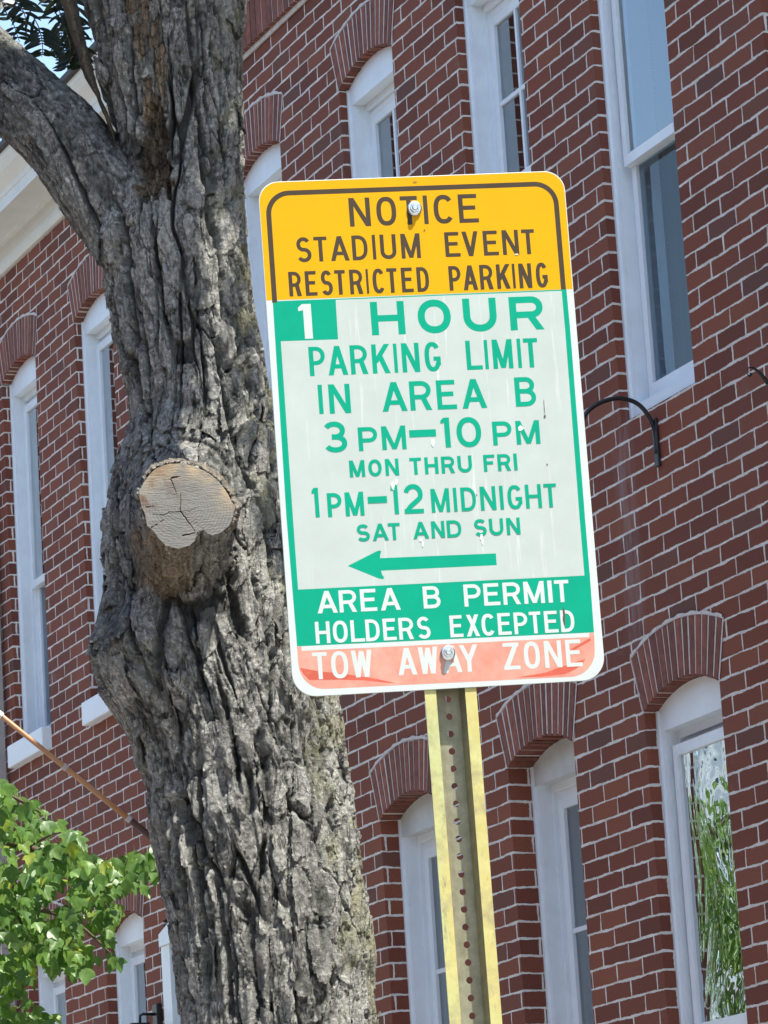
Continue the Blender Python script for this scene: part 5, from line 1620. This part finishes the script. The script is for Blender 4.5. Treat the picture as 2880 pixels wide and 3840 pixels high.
# ------------------------------------------------------------------ crown of the big tree: long pinnate sprays
PL = Leaves(); rachis = MB()
def leaflet(pos, d, nrm, ln, wd, bend):
    s, d, n = frame(d, nrm)
    ys = [0, .15, .4, .7, .9, 1.0]; ws = [.12, .75, 1.0, .8, .35, .0]
    pts = []
    for y, w in zip(ys, ws):
        c = pos + ln * (y * d) + bend * ln * y * y * s * 1.0 - .12 * ln * y * y * n
        pts += [c + wd / 2 * w * s, c + .12 * wd * n * 0, c - wd / 2 * w * s]
    f = []
    for i in range(5):
        a = 3 * i
        f += [(a, a + 1, a + 4, a + 3), (a + 1, a + 2, a + 5, a + 4)]
    PL.add(np.array(pts), f)


def frond(pts, k, ln, wd, rng, sweep=.55, nrm=np.array([.1, -1, .25]), mess=.12):
    path = np.array(smooth_path(pts, 10))
    rachis.tube(path, list(np.linspace(.0016, .0008, len(path))), 5, cap=False)
    sl_ = np.concatenate([[0], np.cumsum(np.linalg.norm(np.diff(path, axis=0), axis=1))])
    for i in range(k):
        s = sl_[-1] * (.1 + .9 * i / k)
        p = np.array([np.interp(s, sl_, path[:, j]) for j in range(3)])
        q_ = np.array([np.interp(min(s + .01, sl_[-1]), sl_, path[:, j]) for j in range(3)]); q0 = np.array([np.interp(max(s - .01, 0), sl_, path[:, j]) for j in range(3)])
        t = q_ - q0; t /= np.linalg.norm(t)
        side = np.cross(t, nrm); side /= np.linalg.norm(side)
        for sg in (1, -1):
            d = side * sg + t * rng.uniform(sweep - mess, sweep + mess) + np.array([0, rng.uniform(-mess, mess), -.08])
            leaflet(p, d, nrm + np.array([rng.uniform(-mess, mess), 0, rng.uniform(-mess, mess)]) * 1.6, ln * rng.uniform(.9, 1.1) * (1 - .35 * (i / k) ** 3), wd * rng.uniform(.8, 1.1), -sg * rng.uniform(.10, .32))


rng = random.Random(33)
FD = 7.4
for pts, k in (([(48, -60), (60, 10), (84, 60), (92, 100), (90, 122)], 11), ([(-10, -50), (10, 20), (28, 50), (42, 90)], 7), ([(30, -70), (28, -10), (52, 28), (58, 75)], 8)):
    frond([at(x, y, FD + rng.uniform(-.1, .1)) for x, y in pts], int(k * 1.25), .050, .0095, rng)
for pts, k in (([(120, -60), (128, 20), (150, 90), (152, 140)], 13), ([(150, -60), (150, 20), (168, 90), (176, 150)], 13),
               ([(160, -40), (165, 40), (160, 110), (140, 150)], 12), ([(110, -90), (140, -20), (148, 40), (160, 100)], 12), ([(100, -30), (118, 20), (130, 60), (140, 120)], 12)):
    frond([at(x, y, FD + .25 + rng.uniform(-.2, .3)) for x, y in pts], int(k * 1.3), .048, .0105, rng, .75, mess=.3)
frond([at(x, y, 7.6) for x, y in ((-30, 250), (-8, 285), (3, 297), (5, 305))], 4, .03, .01, rng)

# unseen leaflets placed along the sun's rays to shade the stem
crown_pts = []
STUB = np.array(at(405, 1092, TY - .315))
def shade(poly, n, seed, gaps=.0, t0=1.5, t1=3.0, gs=30.0):
    r = random.Random(seed); k = 0
    xs = [p[0] for p in poly]; ys = [p[1] for p in poly]
    while k < n:
        x = r.uniform(min(xs), max(xs)); y = r.uniform(min(ys), max(ys))
        if not poly_mask(np.array([float(x)]), np.array([float(y)]), poly)[0]: continue
        if gaps and float(vnoise(np.array([x / gs]), np.array([y / (gs * 1.4)]), seed)[0]) < gaps:
            k += 1; continue
        c = float(np.interp(y, rows, xc)); hw_ = float(np.interp(y, rows, (xr - xl) / 2)); rd_ = float(np.interp(y, rows, rad))
        xn = max(-1, min(1, (x - c) / hw_))
        p = at(x, y, TY - rd_ * math.sqrt(max(0, 1 - xn * xn)))
        # never let a spray hang into the picture
        tmin = t0
        q_ = p + S_DIR * tmin
        while True:
            q_ = p + S_DIR * tmin
            v_ = q_ - CAM; zz_ = v_ @ C_F
            if CY - F_PX * (v_ @ C_U) / zz_ < -60: break
            tmin += .1
        q_ = p + S_DIR * r.uniform(tmin, tmin + t1 - t0)
        sv_ = q_ - STUB; tv_ = sv_ @ S_DIR
        if np.linalg.norm(sv_ - tv_ * S_DIR) < .125: k += 1; continue
        d = np.array([r.uniform(-1, 1), r.uniform(-1, 1), r.uniform(-.8, .2)])
        leaflet(q_ + .012 * np.array([r.gauss(0, 1), r.gauss(0, 1), 0]), d, np.array([r.uniform(-.4, .8), r.uniform(-.9, .2), 1.0]), r.uniform(.030, .046), r.uniform(.015, .022), r.uniform(-.2, .2))
        k += 1


shade([(150, -250), (470, -250), (490, 0), (470, 120), (440, 200), (412, 300), (395, 380), (386, 480), (384, 760), (376, 910), (320, 935), (215, 1000), (200, 480), (-60, 330), (-60, 60), (180, 230)], 9500, 41, .10)
shade([(-80, 40), (10, 40), (240, 260), (260, 470), (210, 540), (-80, 300)], 2600, 42, .14, gs=22)
shade([(480, -200), (540, -200), (535, 220), (505, 620), (488, 420), (462, 250)], 700, 43, .5, gs=26)
shade([(210, 960), (262, 980), (270, 1330), (410, 1350), (450, 1400), (438, 1455), (330, 1525), (215, 1440)], 3600, 44, .06)
shade([(490, 560), (545, 560), (620, 1010), (640, 1300), (560, 1120)], 260, 45, .5)
# unseen crown mass added to block sky light, kept off the path of the sun to the lower stem and the sign
rng = random.Random(55)
def clear_of_sun(p):
    for q_ in (np.array([-.15, 6.45, 2.9]), np.array([-.25, 6.4, 3.6]), np.array([-.3, 6.4, 4.2]), np.array([.08, 5.45, 3.0]), STUB):
        t_ = max(0.0, (p - q_) @ S_DIR)
        if np.linalg.norm(p - q_ - t_ * S_DIR) < .62: return False
    return True
made = 0
while made < 3000:
    a = rng.uniform(0, 6.283); rr_ = rng.random() ** .5 * 3.4
    p = np.array([-.9 + rr_ * math.cos(a), 7.2 + rr_ * math.sin(a) * .8, 5.0 + 3.2 * rng.random() ** 1.3 + .1 * rr_])
    v_ = p - CAM; zz_ = v_ @ C_F
    yy_ = CY - F_PX * (v_ @ C_U) / zz_; xx_ = CX + F_PX * (v_ @ C_R) / zz_
    if (yy_ > -750 and -200 < xx_ < 3100) or not clear_of_sun(p): continue
    made += 1
    t_ = np.array([rng.uniform(-1, 1), rng.uniform(-1, 1), rng.uniform(-.6, .1)]); t_ /= np.linalg.norm(t_)
    n_ = np.array([rng.uniform(-.5, .5), rng.uniform(-.5, .5), 1.0]); sd_ = np.cross(t_, n_); sd_ /= np.linalg.norm(sd_)
    for i in range(8):
        for sg in (1, -1):
            o_p = p + t_ * (.035 * i)
            d_ = sd_ * sg + .4 * t_ + np.array([0, 0, -.25]); d_ /= np.linalg.norm(d_)
            w_d = np.cross(d_, n_) ; w_d /= np.linalg.norm(w_d)
            ln = .075
            PL.add(np.array([o_p, o_p + d_ * ln * .45 + w_d * .014, o_p + d_ * ln, o_p + d_ * ln * .45 - w_d * .014]), [(0, 1, 2, 3)])
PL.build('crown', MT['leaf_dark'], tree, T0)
rachis.v = [tuple(np.array(v) - T0) for v in rachis.v]
rachis.build('leaf_stalks', MT['twig'], tree)

# ------------------------------------------------------------------ the house over the road, seen only in the glass, and an added sky blocker
MT['clapboard'] = simple('white_clapboard', (.72, .73, .70), .6, var=.05, scale=3)
opp = empty('clapboard_house', wall_pt(-47, -.112, 18).tolist(), RZ_WALL + math.pi)
tag(opp, 'white clapboard house across the street, mirrored in the near lower window', 'house')
b = MB()
hz = 0.0
while hz < 12.4:
    b.sweep([(0, hz), (-.03, hz), (-.012, hz + .19), (0, hz + .19)], -14, 14); hz += .19
b.box(-14, 14, .001, 6, 0, 12.4)
b.build('wall', MT['clapboard'], opp)
b = MB(); b.sweep([(-.4, 12.5), (3, 14.6), (6.4, 12.5), (3, 14.3)], -14.3, 14.3); b.build('roof', MT['gutter'], opp)
b = MB(); b.box(-95, -14.2, .3, 8, 0, 10.5); b.build('sky_blocker_row', MT['voussoir'], opp)  # unseen brick row added to block sky light on the trunk
for k in range(7):
    for zz in (1.2, 4.4, 7.6, 10.2):
        x = -12 + 4 * k
        b = MB(); b.box(x - .55, x + .55, -.06, -.001, zz, zz + 1.7); w = b.build('window', MT['white'], opp)
        b = MB(); b.box(x - .45, x + .45, -.066, -.0605, zz + .1, zz + .8); b.box(x - .45, x + .45, -.066, -.0605, zz + .88, zz + 1.6); b.build('glass_pane', MT['room_dark'], w)
